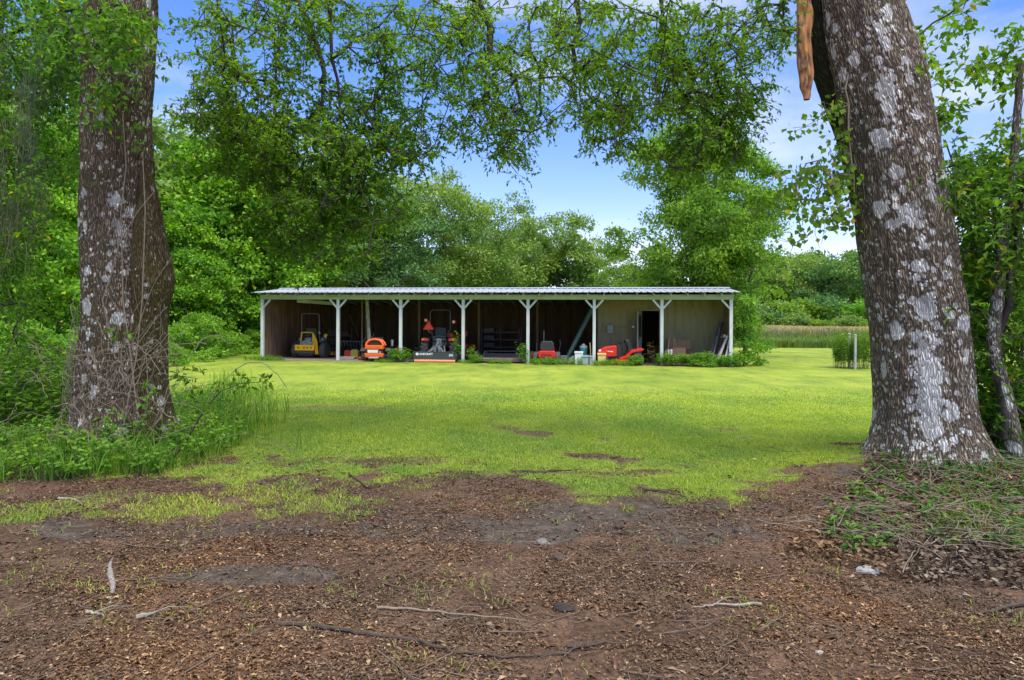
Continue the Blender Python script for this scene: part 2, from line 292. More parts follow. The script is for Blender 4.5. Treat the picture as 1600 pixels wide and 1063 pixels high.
def grow(polys, att, seg=.5, jit=.12, tip=.006, exp=2.1, up=0.0, minr=None):
    """polys: list of (pts, r0) guide limbs; pts np arrays; later limbs attach to the nearest earlier node. returns nodes, parents, radii"""
    P = []; par = []; fixed = []
    for pts, r0, r1 in polys:
        pts = np.asarray(pts, float); d = []
        for i in range(len(pts)-1):
            m = max(1, int(np.linalg.norm(pts[i+1]-pts[i])/seg)); d += [pts[i]+(pts[i+1]-pts[i])*j/m for j in range(m)]
        d.append(pts[-1]); last = -1
        if P:
            dd = np.linalg.norm(np.array(P)-d[0], axis=1); last = int(dd.argmin())
        for j, q in enumerate(d):
            P.append(q+(rng.normal(size=3)*jit*.3 if j else 0)); par.append(last); last = len(P)-1; fixed.append(r0+(r1-r0)*j/max(1, len(d)-1))
    nf = len(P); A = np.zeros((len(att)*8+nf, 3)); A[:nf] = P; n = nf; par = par+[0]*(len(att)*8)
    if len(att):
        dm = np.min(np.linalg.norm(att[:, None]-A[None, :nf], axis=2), axis=1); order = np.argsort(dm); tips = np.zeros(len(att), int)
        for ai in order:
            q = att[ai]; dd = np.linalg.norm(A[:n]-q, axis=1)+np.maximum(0, A[:n, 2]-q[2])*up
            k = int(dd.argmin()); m = int(min(6, max(1, np.linalg.norm(q-A[k])/seg))); last = k; s0 = A[k].copy()
            for j in range(1, m+1):
                A[n] = s0+(q-s0)*j/m+(rng.normal(size=3)*jit if j < m else 0); par[n] = last; last = n; n += 1
            tips[ai] = last
    A = A[:n]; par = np.array(par[:n]); rad = np.zeros(n)
    ch = np.zeros(n); np.add.at(ch, par[par >= 0], 1)
    acc = np.where(ch == 0, tip**exp, 0.)
    for i in range(n-1, -1, -1):
        if i < nf: acc[i] = max(acc[i], fixed[i]**exp) if fixed[i] else acc[i]
        if par[i] >= 0: acc[par[i]] += acc[i] if not (i < nf) else 0
    rad = acc**(1/exp)
    for i in range(nf): rad[i] = max(fixed[i], .004)
    return A, par, rad, nf
def skeleton_mesh(name, A, par, rad, k=5, cut=0.0):
    i = np.where((par >= 0))[0]; i = i[rad[i] > cut]
    ra = np.minimum(rad[par[i]], rad[i]*1.35); V, T = tube_edges(A[par[i]], A[i]+nrm(A[i]-A[par[i]])*rad[i][:, None]*.3, ra, rad[i], k)
    return npmesh(name, V, T, True)
def puff_leaves(C, rad, nsub, nl, leaf, flat=.75, sub=.3, aspect=.5, droop=0.0):
    """C puff centres, rad radii -> leaf arrays: small clumps on the shell of each puff"""
    n = len(C); d = rdir(n*nsub).reshape(n, nsub, 3); d[..., 2] = np.where(d[..., 2] < -.35, -d[..., 2]*.6, d[..., 2]); d[..., 2] *= flat
    q = C[:, None]+d*(rad[:, None, None]*rng.uniform(.55, 1.05, (n, nsub, 1))); q = q.reshape(-1, 3); dn = nrm(d.reshape(-1, 3))
    rs = np.repeat(rad, nsub)*sub
    P = np.repeat(q, nl, 0)+rng.normal(size=(len(q)*nl, 3))*np.repeat(rs, nl)[:, None]*np.array([.8, .8, .45]); m = len(P); dn = np.repeat(dn, nl, 0)
    Nn = nrm(dn*.7+np.array([0, 0, .55])+rng.normal(size=(m, 3))*.55); D = nrm(dn*.6+rng.normal(size=(m, 3))*.8-np.array([0, 0, .3+droop]))
    Ln = leaf*rng.uniform(.7, 1.35, m); return leaf_arrays(P, D, Nn, Ln, Ln*aspect*rng.uniform(.8, 1.2, m))
def spray(C, n_tw, nl, tl, leaf, asp, droop=.35, spread=1.0, out=None):
    """twig sprays at nodes C: returns leaf arrays, twig arrays"""
    m = len(C)*n_tw; s = np.repeat(C, n_tw, 0)+rng.normal(size=(m, 3))*.03; D = rdir(m)*spread; D[:, 2] = D[:, 2]*.6-droop
    if out is not None: D += np.repeat(out, n_tw, 0)
    D = nrm(D); L = tl*rng.uniform(.6, 1.3, m); mid = s+D*L[:, None]*.55; end = s+D*L[:, None]; end[:, 2] -= L*.18
    tw = merge([tube_edges(s, mid, np.full(m, .003), np.full(m, .0022), 3), tube_edges(mid, end, np.full(m, .0022), np.full(m, .001), 3)])
    t = rng.uniform(.12, 1.05, (m, nl)); P = np.where(t[..., None] < .55, s[:, None]+(mid-s)[:, None]*(t/.55)[..., None], mid[:, None]+(end-mid)[:, None]*((t-.55)/.45)[..., None])
    q = m*nl; P = P.reshape(q, 3); DD = np.repeat(D, nl, 0); ld = nrm(DD*.7+rng.normal(size=(q, 3))*.6-np.array([0, 0, .15])); Nn = nrm(rng.normal(size=(q, 3))*.5+np.array([0, 0, 1.]))
    Ln = leaf*rng.uniform(.6, 1.3, q); return leaf_arrays(P, ld, Nn, Ln, Ln*asp*rng.uniform(.8, 1.2, q), curl=.1), tw
def blades(P, h, wd, lean=.35, bend=.5):
    n = len(P); a = rng.uniform(0, 2*math.pi, n); d = np.stack([np.cos(a), np.sin(a), np.zeros(n)], 1); s = np.stack([-np.sin(a), np.cos(a), np.zeros(n)], 1)
    le = (rng.random(n)*lean)[:, None]; h = np.asarray(h)[:, None]; wd = np.asarray(wd)[:, None]; u = np.array([0, 0, 1.])
    m = P+(u+d*le)*h*.55; t = P+(u*(1-.25*bend)+d*(le+bend*rng.random((n, 1))))*h
    V = np.stack([P-s*wd*.5, P+s*wd*.5, m-s*wd*.42, m+s*wd*.42, t], 1).reshape(-1, 3); i = np.arange(n)[:, None]*5
    return V, np.concatenate([i+np.array([0, 1, 3]), i+np.array([0, 3, 2]), i+np.array([2, 3, 4])], 0)
# ------------------------------------------------------------ ground: one sheet, lawn / soil mix carried by a vertex attribute
_bx = [(-300, 764), (0, 760), (300, 748), (380, 730), (430, 728), (500, 748), (560, 778), (640, 775), (700, 765), (850, 770), (1000, 760), (1150, 775), (1230, 768), (1300, 752), (1400, 735), (1900, 735)]
_bw = np.array([gxy(*p) for p in _bx])
def lawn_mask(x, y, patch=True):
    yb = np.interp(x/np.maximum(y, 1)*7, _bw[:, 0]/_bw[:, 1]*7, _bw[:, 1])
    nz = (fbm(x*1.1+3, y*1.1, 4)-.5)*3.2+(fbm(x*4+3, y*4, 3)-.5)*1.6
    m = ss(-1.1, 1.5, (y-yb)+nz*1.15)
    soft = ss(-.3, 1.3, (fbm(x*.9+9, y*.9+4, 4)-.62)*10)*(1-ss(9.5, 12.5, y)); m = m*(1-.75*soft)
    for px, py, rx, ry in ((650, 722, .8, .35), (520, 638, 1.6, .5), (690, 745, .9, .3), (960, 740, 1.0, .25), (340, 556, 1.5, .5), (600, 760, .7, .3), (1237, 552, .6, .3)):
        cx, cy = gxy(px, py); d = ((x-cx)/rx)**2+((y-cy)/ry)**2+(fbm(x*3, y*3, 3)-.5)*1.8; m = m*(1-.55*ss(1.3, .2, d))
    if not patch: return m
    # stray grass patches in the litter
    for px, py, r in ((30, 900, .55), (270, 790, .8), (420, 770, .9), (130, 790, .6), (40, 800, .5), (500, 790, .7), (15, 965, .3), (145, 985, .22), (300, 780, .4)):
        cx, cy = gxy(px, py); d = np.hypot(x-cx, (y-cy)*1.2)/r+(fbm(x*5, y*5, 3)-.5)*1.6; m = np.maximum(m, .62*ss(1.1, .3, d))
    return m
def soil_mask(x, y):      # bare grey-black soil without litter
    m = ss(.56, .74, fbm(x*.8+21, y*1.3+8, 4))*.7
    for px, py, rx, ry in ((950, 810, 1.6, .5), (1050, 830, 1.0, .4), (760, 830, 1.2, .4), (330, 830, 1.0, .3), (1000, 790, 1.5, .3), (420, 900, .8, .2), (200, 835, .9, .2)):
        cx, cy = gxy(px, py); m = np.maximum(m, .75*ss(1.4, .3, ((x-cx)/rx)**2+((y-cy)/ry)**2+(fbm(x*3, y*3, 3)-.5)*1.5))
    return m*(1-lawn_mask(x, y))
def axis(a, b, st, far0, far1, g=1.16):
    c = list(np.arange(a, b, st)); d = st; x = b
    while x < far1: c.append(x); d *= g; x += d
    c.append(far1); x = a; d = st; l = []
    while x > far0: d *= g; x -= d; l.append(x)
    return np.array(l[::-1]+c)
gx = axis(-8, 8, .07, -700, 700); gy = axis(2.5, 14, .07, -60, 900)
X, Y = np.meshgrid(gx, gy); Z = gz(X, Y); near = np.exp(-((Y-6)/6)**2)
Z = Z+(fbm(X*6, Y*6, 3)-.5)*.03*near+(n2(X*17, Y*17)-.5)*.012*near
V = np.stack([X, Y, Z], 2).reshape(-1, 3); nx, ny = len(gx), len(gy)
ii = (np.arange(ny-1)[:, None]*nx+np.arange(nx-1)[None]).reshape(-1, 1); T = ii+np.array([0, 1, nx+1, nx])
gm = npmesh('ground', V, T, True)
ca = gm.color_attributes.new('cover', 'FLOAT_COLOR', 'POINT')
C4 = np.ones((len(V), 4), np.float32); C4[:, 0] = lawn_mask(V[:, 0], V[:, 1], False); C4[:, 1] = soil_mask(V[:, 0], V[:, 1]); C4[:, 2] = 0; ca.data.foreach_set('color', C4.ravel())
m = bpy.data.materials.new('lawn_and_litter'); m.use_nodes = True; t = m.node_tree; b = t.nodes['Principled BSDF']; nn = t.nodes.new; lk = t.links.new
b.inputs['Roughness'].default_value = .9; b.inputs['Specular IOR Level'].default_value = .15
tc = nn('ShaderNodeTexCoord')
def noise(sc, det=5, ro=.6, vec=None, st=None):
    q = nn('ShaderNodeTexNoise'); q.inputs['Scale'].default_value = sc; q.inputs['Detail'].default_value = det; q.inputs['Roughness'].default_value = ro
    if st: mp = nn('ShaderNodeMapping'); mp.inputs['Scale'].default_value = st; lk(tc.outputs['Object'], mp.inputs[0]); lk(mp.outputs[0], q.inputs['Vector'])
    else: lk(tc.outputs['Object'], q.inputs['Vector'])
    return q.outputs['Fac']
def ramp(f, st):
    r = nn('ShaderNodeValToRGB'); e = r.color_ramp.elements
    while len(e) < len(st): e.new(.5)
    for i, (p, c) in enumerate(st): e[i].position = p; e[i].color = (*c, 1)
    lk(f, r.inputs[0]); return r.outputs[0]
def mixc(f, a, c, bt='MIX'):
    q = nn('ShaderNodeMixRGB'); q.blend_type = bt
    if isinstance(f, float): q.inputs['Fac'].default_value = f
    else: lk(f, q.inputs['Fac'])
    lk(a, q.inputs['Color1']); lk(c, q.inputs['Color2']); return q.outputs[0]
g1 = ramp(noise(.35, 6, .62), [(.28, (.135, .20, .025)), (.5, (.21, .28, .033)), (.72, (.29, .335, .05))])
g2 = ramp(noise(14, 6, .75), [(.25, (.55, .6, .5)), (.5, (1, 1, 1)), (.78, (1.45, 1.35, 1.2))])
g3 = ramp(noise(1.6, 6, .7, st=(1, .45, 1)), [(.32, (.55, .68, .8)), (.5, (1, 1, 1)), (.70, (1.25, 1.12, .95))])
g4 = ramp(noise(.9, 7, .75, st=(1, 1.6, 1)), [(.56, (0, 0, 0)), (.70, (.55, .55, .55))])
gr = mixc(g4, mixc(1.0, mixc(1.0, g1, g2, 'MULTIPLY'), g3, 'MULTIPLY'), ramp(noise(30, 5, .8), [(.3, (.13, .13, .03)), (.7, (.30, .27, .10))]))
l1 = ramp(noise(38, 6, .8), [(.28, (.05, .031, .022)), (.45, (.13, .08, .055)), (.58, (.22, .14, .095)), (.72, (.38, .26, .18))])
l2 = ramp(noise(1.1, 6, .7), [(.34, (.42, .38, .36)), (.52, (.85, .8, .76)), (.7, (1.2, 1.12, 1.05))])
li = mixc(1.0, l1, l2, 'MULTIPLY')
so_ = ramp(noise(9, 8, .75), [(.3, (.045, .033, .026)), (.5, (.10, .077, .06)), (.72, (.20, .16, .13))])
at_ = nn('ShaderNodeVertexColor'); at_.layer_name = 'cover'; sp = nn('ShaderNodeSeparateColor'); lk(at_.outputs[0], sp.inputs[0])
def thr(f, nz, a, w_):
    q = nn('ShaderNodeMath'); q.operation = 'MULTIPLY_ADD'; lk(nz, q.inputs[0]); q.inputs[1].default_value = .9; lk(f, q.inputs[2])
    return ramp(q.outputs[0], [(a, (0, 0, 0)), (a+w_, (1, 1, 1))])
dirt = mixc(thr(sp.outputs[1], noise(11, 8, .75), .98, .30), li, so_)
fin = mixc(thr(sp.outputs[0], noise(20, 8, .85), .84, .22), dirt, gr); lk(fin, b.inputs['Base Color'])
bp = nn('ShaderNodeBump'); bp.inputs['Strength'].default_value = .9; bp.inputs['Distance'].default_value = .02; lk(noise(45, 6, .8), bp.inputs['Height']); lk(bp.outputs[0], b.inputs['Normal'])
tag(link('ground', gm, m), 'mown lawn giving way to bare soil and leaf litter under the oaks', 'ground', kind='structure')
# grass blades on the near lawn
def scat(n, x0, x1, y0, y1): return rng.uniform(x0, x1, n), rng.uniform(y0, y1, n)
x = []; y = []
n = 700000; yy = 5.0+13*rng.random(n)**1.25; xx = rng.uniform(-.78, .78, n)*yy
mk = lawn_mask(xx, yy); keep = rng.random(n) < np.clip((mk-.2)*1.3, 0, 1)*.75*(1-ss(11, 17.5, yy)); xx = xx[keep]; yy = yy[keep]; mk = mk[keep]
P = np.stack([xx, yy, gz(xx, yy)-.005], 1); hh = rng.uniform(.018, .05, len(P))*(.6+.5*mk)*(1+.2*n2(xx*3, yy*3))
V, T = blades(P, hh, rng.uniform(.004, .008, len(P))*np.clip(yy/8, 1, 2), .7, .9)
tag(link('lawn_grass', npmesh('lawn_grass', V, T), L_grass), 'short bright green lawn grass between the two oaks', 'grass', kind='stuff')
n = 7000; yy = rng.uniform(2.6, 8, n); xx = rng.uniform(-.8, .8, n)*yy; mk = lawn_mask(xx, yy); cl = fbm(xx*2.2+40, yy*2.2, 3); keep = rng.random(n) < np.clip((cl-.55)*6, 0, 1)*.6+mk*.3
xx = xx[keep]; yy = yy[keep]; P = np.stack([xx, yy, gz(xx, yy)], 1); P = np.repeat(P, 3, 0)+rng.normal(size=(len(P)*3, 3))*np.array([.02, .02, 0])
V, T = blades(P, rng.uniform(.02, .05, len(P)), rng.uniform(.003, .005, len(P)), .9, .8)
tag(link('sparse_grass', npmesh('sparse_grass', V, T), L_grass), 'sparse tufts of grass poking through the leaf litter', 'grass', kind='stuff')
# litter
n = 520000; yy = 1.2+7.8*rng.random(n)**1.05; xx = rng.uniform(-1, 1, n)*(.82*yy+.9)
mk = lawn_mask(xx, yy); so2 = soil_mask(xx, yy); keep = rng.random(n) < (1-.93*np.clip(mk*1.3, 0, 1))*(1-.55*so2)*(.10+1.3*ss(.3, .62, fbm(xx*1.1, yy*1.4+7, 5))); xx = xx[keep]; yy = yy[keep]; n = len(xx)
P = np.stack([xx, yy, gz(xx, yy)+rng.uniform(.001, .012, n)], 1); a = rng.uniform(0, 6.283, n); D = np.stack([np.cos(a), np.sin(a), rng.normal(0, .18, n)], 1)
Nn = nrm(np.stack([rng.normal(0, .3, n), rng.normal(0, .3, n), np.ones(n)], 1)); Ln = rng.gamma(3, .0048, n)+.006
V, T = leaf_arrays(P, D, Nn, Ln, Ln*rng.uniform(.22, .5, n), fold=.25, curl=.15)
tag(link('leaf_litter', npmesh('leaf_litter', V, T), L_litter), 'brown fallen leaves and bits of bark covering the bare soil', 'leaf litter', kind='stuff')

n = 1300; yy = 2.5+6*rng.random(n); xx = rng.uniform(-.8, .8, n)*yy; keep = rng.random(n) > lawn_mask(xx, yy)*.9; xx = xx[keep]; yy = yy[keep]; n = len(xx)
P = np.stack([xx, yy, gz(xx, yy)+.012], 1); a = rng.uniform(0, 6.283, n); D = np.stack([np.cos(a), np.sin(a), rng.normal(0, .25, n)], 1); Ln = rng.uniform(.03, .06, n)
V, T = leaf_arrays(P, D, nrm(np.stack([rng.normal(0, .4, n), rng.normal(0, .4, n), np.ones(n)], 1)), Ln, Ln*rng.uniform(.3, .5, n), fold=.3, curl=.3)
m_ = 1600; yy = 2.5+6.5*rng.random(m_); xx = rng.uniform(-.8, .8, m_)*yy; P = np.stack([xx, yy, gz(xx, yy)+.008], 1); a = rng.uniform(0, 6.283, m_); L_ = rng.gamma(2, .05, m_)+.03; Q = P+np.stack([np.cos(a), np.sin(a), rng.normal(0, .05, m_)], 1)*L_[:, None]; Q2 = Q+np.stack([np.cos(a+.5), np.sin(a+.5), rng.normal(0, .05, m_)], 1)*L_[:, None]*.5
V2, T2 = merge([tube_edges(P, Q, np.full(m_, .0035), np.full(m_, .0028), 3), tube_edges(Q, Q2, np.full(m_, .0028), np.full(m_, .0015), 3)])
tag(link('whole_leaves', npmesh('whole_leaves', V, T), L_litter), 'larger curled dead leaves lying here and there on the litter', 'leaf litter', kind='stuff')
tag(link('fine_twigs', npmesh('fine_twigs', V2, T2), mat('litter_twig', (.14, .10, .07), .9, var=.5, scale=3)), 'short broken twigs strewn over the litter', 'twigs', kind='stuff')
# ------------------------------------------------------------ big trunks
def trunk_mesh(name, prof, M, parent, patches=(), nseg=110, dz=.035, amp=.02, ncol=12, flare=None, seed=0):
    pshift = -.50 if prof[0][1] > 0 else .45
    """prof: list of (z, cx, cy, r); patches: (z, angle, rz, ra) lichen areas"""
    prof = sorted(prof); zs = np.arange(prof[0][0], prof[-1][0], dz); pz = [p[0] for p in prof]
    def sm(k):
        v = np.interp(zs, pz, [p[k] for p in prof]); kk = np.ones(9)/9; return np.convolve(np.pad(v, 4, 'edge'), kk, 'valid')
    cx, cy, r = sm(1), sm(2), sm(3); a = np.linspace(0, 2*math.pi, nseg, endpoint=False)
    Zg, Ag = np.meshgrid(zs, a, indexing='ij'); rr = r[:, None]
    q = np.stack([np.cos(Ag)*1.2+seed, np.sin(Ag)*1.2, Zg*.7], 2); lump = (n3(q*1.6+11)-.5)*.16+(n3(q*4+31)-.5)*.06
    q2 = np.stack([np.cos(Ag)*rr*22+5+Zg*.6, np.sin(Ag)*rr*22+5, Zg*4.5+seed], 2); ridge = 1-np.abs(n3(q2)-.5)*2
    rad = rr*(1+lump)+ridge*amp
    if flare:        # root flare: lobes near the base
        base, hgt, k = flare; f = np.clip(1-(Zg-base)/hgt, 0, 1)**2.2
        rad = rad*(1+f*(.18+.30*np.maximum(0, np.sin(Ag*5+seed+np.sin(Ag*2)*1.3))))*(1+0*k)
    Vx = cx[:, None]+np.cos(Ag)*rad; Vy = cy[:, None]+np.sin(Ag)*rad; V = np.stack([Vx, Vy, Zg], 2).reshape(-1, 3)
    nz = len(zs); i = np.arange(nz-1)[:, None, None]*nseg; j = np.arange(nseg)[None, :, None]; j1 = (j+1) % nseg
    T = np.concatenate([i+j, i+j1, i+nseg+j1, i+nseg+j], 2).reshape(-1, 4)
    me = npmesh(name, V, T, True); uv = me.uv_layers.new(name='bark')
    U = np.empty((nz-1, nseg, 4, 2)); rm = float(np.mean(r)); ja = np.arange(nseg)*2*math.pi/nseg; jb = ja+2*math.pi/nseg
    U[..., 0, 0] = ja*rm; U[..., 3, 0] = ja*rm; U[..., 1, 0] = jb*rm; U[..., 2, 0] = jb*rm
    U[..., 0, 1] = zs[:-1, None]; U[..., 1, 1] = zs[:-1, None]; U[..., 2, 1] = zs[1:, None]; U[..., 3, 1] = zs[1:, None]
    uv.data.foreach_set('uv', U.astype(np.float32).ravel())
    at_ = me.attributes.new('patch', 'FLOAT', 'POINT'); pv = np.zeros_like(Ag)
    for z0, a0, rz, ra, s in patches:
        da = np.angle(np.exp(1j*(Ag-a0-pshift))); pv = np.maximum(pv, s*np.clip(1.25-np.sqrt(((Zg-z0)/rz)**2+(da/ra)**2), 0, 1))
    at_.data.foreach_set('value', pv.astype(np.float32).ravel())
    return link(name, me, M, parent)
PDX, PK = -.0, .90
def prof_px(rows, Y, dy=0):
    o = []
    for py, xl, xr in rows:
        a = at(xl, py, Y); b = at(xr, py, Y); o.append((a[2], (a[0]+b[0])/2+PDX, Y+dy, (b[0]-a[0])/2*PK))
    return o
CAMDIR = -math.pi/2
# ---- left oak
YL = 8.7
lo = empty('oak_tree', (-4.85, YL, 0), label='big oak on the left with dry vines round its base', cat='tree')
def rel(o, root): o.parent = root; o.matrix_parent_inverse = Matrix.Translation(-Vector(root.location)); return o
rows = [(-420, 150, 262), (-200, 140, 250), (0, 136, 241), (100, 131, 238), (200, 128, 233), (300, 129, 233), (400, 131, 240), (500, 131, 250), (560, 128, 252), (620, 124, 256), (680, 122, 268), (705, 120, 276), (745, 116, 284)]
o = trunk_mesh('trunk', prof_px(rows, YL), M_barkL, None, [(2.6, -1.4, .9, .5, .5), (4.8, -1.3, .5, .5, .5), (1.6, -2.4, .8, .25, .4)], amp=.032, nseg=220, dz=.022, flare=(0, .9, 1), seed=3); rel(o, lo)
M_barkL2 = barkmat('left_buttress_bark', (.20, .15, .08), (.045, .035, .02), (.5, .5, .45), .48, moss=((.085, .075, .02), .42))
# shoulder bulge on the right side of the left oak
rows2 = [(250, 222, 236), (290, 218, 241), (340, 208, 250), (390, 203, 262), (430, 204, 270), (455, 206, 268), (480, 208, 261), (520, 206, 258), (600, 205, 262), (660, 205, 272), (700, 205, 284), (750, 200, 300)]
o = trunk_mesh('trunk_buttress', prof_px(rows2, YL-.12), M_barkL2, None, [(1.2, -1.2, .8, .7, .45)], amp=.03, nseg=140, dz=.022, flare=(0, .6, 1), seed=9); rel(o, lo)
# ---- right oak
YR = 7.35
ro = empty('oak_tree', (4.3, YR, 0), label='big leaning oak on the right with large white lichen patches on grey brown bark', cat='tree')
rows = [(-520, 1225, 1345), (-250, 1248, 1370), (0, 1283, 1404), (100, 1302, 1438), (200, 1322, 1462), (300, 1339, 1480), (400, 1353, 1496), (500, 1368, 1512), (600, 1375, 1522), (660, 1376, 1527), (700, 1374, 1534), (725, 1368, 1545), (790, 1355, 1560)]
PDX, PK = -.04, .885
o = trunk_mesh('trunk', prof_px(rows, YR), M_barkR, None, [(.95, -1.5, .85, .36, 1.05), (1.75, -1.35, .45, .5, .62), (2.7, -1.3, .4, .55, .6), (3.9, -1.45, .55, .22, .85), (3.5, -1.75, .2, .3, .8), (4.6, -1.4, .3, .4, .5), (.5, -1.5, .3, .7, .6), (3.0, -.95, .3, .2, .8)], amp=.03, nseg=220, dz=.022, flare=(0.05, .8, 1), seed=5); rel(o, ro)
M_mossy = barkmat('mossy_bark', (.07, .06, .045), (.025, .02, .018), (.4, .42, .38), .38, moss=((.035, .05, .012), .42))
pts = [(-300, 1195, 1262), (-60, 1238, 1300), (0, 1250, 1312), (60, 1260, 1322), (120, 1277, 1330), (170, 1296, 1338), (230, 1318, 1350), (300, 1333, 1370), (380, 1352, 1385)]
o = trunk_mesh('mossy_stem', prof_px(pts, YR+.25), M_mossy, None, amp=.022, nseg=60, seed=12); rel(o, ro)
M_orange = mat('dead_wood', (.46, .22, .075), .9, var=.45, scale=14, c2=(.10, .06, .04), c2pos=(.45, .6), bump=1, bscale=45, stretch=(1, 1, .25))
o = trunk_mesh('broken_limb', prof_px([(-60, 1242, 1258), (0, 1251, 1268), (30, 1253, 1270), (60, 1252, 1266), (90, 1253, 1269), (115, 1254, 1271), (132, 1257, 1270), (142, 1260, 1267), (156, 1262, 1264)], 7.35), M_orange, None, amp=.035, nseg=40, dz=.02, seed=21); rel(o, ro)
# ---- hanging crowns of the two oaks (real branches reaching over the yard)
def blobs(bl, dens=1.0, sd=1.0):
    o = []
    for cx, cy, rx, ry, n, Y0 in bl:
        n = int(n*dens); a = rng.uniform(0, 6.283, n); r = np.sqrt(rng.random(n)); yy = Y0+rng.normal(0, .55*sd, n)
        o += [at(cx+math.cos(a[i])*r[i]*rx, cy+math.sin(a[i])*r[i]*ry, yy[i]) for i in range(n)]
    return np.array(o)
def hi(n, x0, x1, y0, y1, z0, z1): return np.stack([rng.uniform(x0, x1, n), rng.uniform(y0, y1, n), rng.uniform(z0, z1, n)], 1)
P_ = lambda *a: np.array([at(*p) for p in a])
bl = [(330, 50, 45, 55, 34, 8.5), (340, 140, 45, 55, 42, 8.5), (420, 60, 70, 80, 60, 9), (400, 160, 70, 50, 50, 9), (430, 215, 110, 50, 100, 9), (400, 250, 70, 50, 60, 9.3), (500, 270, 110, 60, 150, 9.3), (470, 340, 90, 45, 100, 9.3),
      (560, 320, 80, 45, 80, 9.3), (500, 385, 85, 28, 50, 9.3), (545, 110, 80, 90, 62, 9.5), (620, 60, 90, 60, 60, 9.5), (640, 160, 70, 60, 56, 9.5), (585, 220, 70, 45, 60, 9.3), (530, 190, 60, 50, 50, 9), (650, 240, 35, 30, 18, 9.6), (300, 175, 25, 25, 12, 8.5), (500, 20, 90, 30, 40, 9)]
att = blobs(bl, .97, 1.15); 
pl = [(np.array([(-4.7, 8.7, 6.0), (-4.3, 8.6, 6.6), (-3.4, 8.8, 7.2), (-2.2, 9, 7.4)]), .2, .11),
      (np.concatenate([[(-3.3, 8.8, 7.1)], P_((452, -60, 9), (462, 0, 9), (488, 60, 9), (505, 118, 9), (500, 165, 9), (462, 205, 9), (455, 230, 9))]), .06, .016),
      (P_((462, -40, 9), (440, 40, 9), (428, 100, 9), (425, 190, 9)), .03, .01),
      (np.concatenate([[(-2.2, 9, 7.4)], P_((505, -60, 9.2), (512, 20, 9.2), (516, 90, 9.2), (530, 170, 9.2), (575, 215, 9.2), (590, 260, 9.2))]), .045, .012),
      (P_((498, 130, 9), (540, 190, 9.2), (560, 260, 9.3), (540, 330, 9.3)), .018, .007)]
A, par, rad, nf = grow(pl, att, seg=.28, jit=.06, tip=.0060, exp=2.2)
rel(link('branches', skeleton_mesh('branches', A, par, rad, 5), M_limb), lo)
lf, tw = spray(att, 4, 12, .23, .060, .50, droop=.2)
rel(link('crown', npmesh('crown', *lf), L_oak), lo); rel(link('twigs', npmesh('twigs', *tw), M_twig), lo)
# upper crown, above the frame: shades the yard
def upper(root, cx, cy, n, seed):
    n = 45
    C = hi(n, cx-4.5, cx+4.5, cy-5, cy+3.5, 7.0, 10.5); C[:, 2] += .6*np.sin(C[:, 0]); A, par, rad, nf = grow([(np.array([(cx, 8, 6.0), (cx, 6.5, 7.2), (cx, cy, 8.5)]), .22, .12)], C, seg=.7, jit=.1, tip=.012)
    rel(link('upper_branches', skeleton_mesh('upper_branches', A, par, rad, 5), M_limb), root)
    rel(link('upper_crown', npmesh('upper_crown', *puff_leaves(C, np.full(len(C), .75), 10, 8, .13, sub=.28)), L_oak), root)
upper(lo, -4.2, 4.2, 85, 1)
bl = [(700, 30, 60, 40, 30, 9.6), (760, 50, 70, 60, 44, 9.6), (720, 110, 55, 50, 30, 9.6), (780, 140, 65, 50, 52, 9.6), (760, 195, 60, 35, 42, 9.6), (820, 195, 40, 35, 26, 9.6), (800, 232, 35, 20, 14, 9.6), (815, 258, 14, 18, 4, 9.6), (850, 60, 40, 60, 26, 9.4), (860, 8, 40, 20, 12, 9.4),
      (930, 50, 70, 60, 60, 8.8), (920, 140, 55, 50, 46, 8.8), (950, 200, 45, 35, 34, 8.8), (985, 230, 30, 25, 12, 8.8), (1010, 90, 60, 70, 54, 8.6), (1000, 160, 55, 35, 30, 8.7), (1080, 50, 70, 60, 60, 8.4), (1070, 130, 60, 50, 60, 8.4), (1110, 200, 60, 50, 85, 8.4), (1080, 245, 50, 28, 30, 8.4), (1150, 150, 40, 45, 34, 8.3), (1180, 50, 50, 50, 34, 8.2), (1220, 40, 22, 50, 12, 8.1), (1140, 245, 30, 25, 12, 8.3)]
att = blobs(bl, 1.08, 1.15)
pl = [(np.array([(3.3, 7.35, 5.7), (2.9, 7.4, 6.8), (1.9, 8.1, 7.2), (.4, 9, 7.1), (-.9, 9.5, 6.9)]), .2, .07),
      (np.concatenate([[(-.9, 9.5, 6.9)], P_((700, -35, 9.6), (742, 3, 9.6), (762, 40, 9.6), (768, 85, 9.6), (782, 103, 9.6), (803, 118, 9.6), (810, 160, 9.6), (828, 205, 9.6))]), .075, .012),
      (np.concatenate([[(1.0, 8.8, 7.15)], P_((885, -80, 8.9), (896, 0, 8.8), (901, 38, 8.8), (895, 75, 8.8), (897, 110, 8.8), (888, 128, 8.8))]), .05, .022),
      (P_((893, 110, 8.8), (905, 140, 8.8), (925, 165, 8.8), (955, 175, 8.8)), .014, .006), (P_((888, 128, 8.8), (900, 160, 8.8), (912, 190, 8.8)), .014, .006),
      (np.concatenate([[(1.9, 8.1, 7.2)], P_((1020, -60, 8.5), (1035, 30, 8.5), (1060, 90, 8.5), (1090, 150, 8.4), (1100, 210, 8.4))]), .045, .009),
      (P_((770, 90, 9.6), (740, 84, 9.6), (722, 82, 9.6)), .014, .006)]
A, par, rad, nf = grow(pl, att, seg=.28, jit=.06, tip=.0060, exp=2.2)
rel(link('branches', skeleton_mesh('branches', A, par, rad, 5), M_limb), ro)
lf, tw = spray(att, 4, 11, .24, .058, .48, droop=.25)
rel(link('crown', npmesh('crown', *lf), L_oak), ro); rel(link('twigs', npmesh('twigs', *tw), M_twig), ro)
upper(ro, 3.2, 3.6, 85, 2)
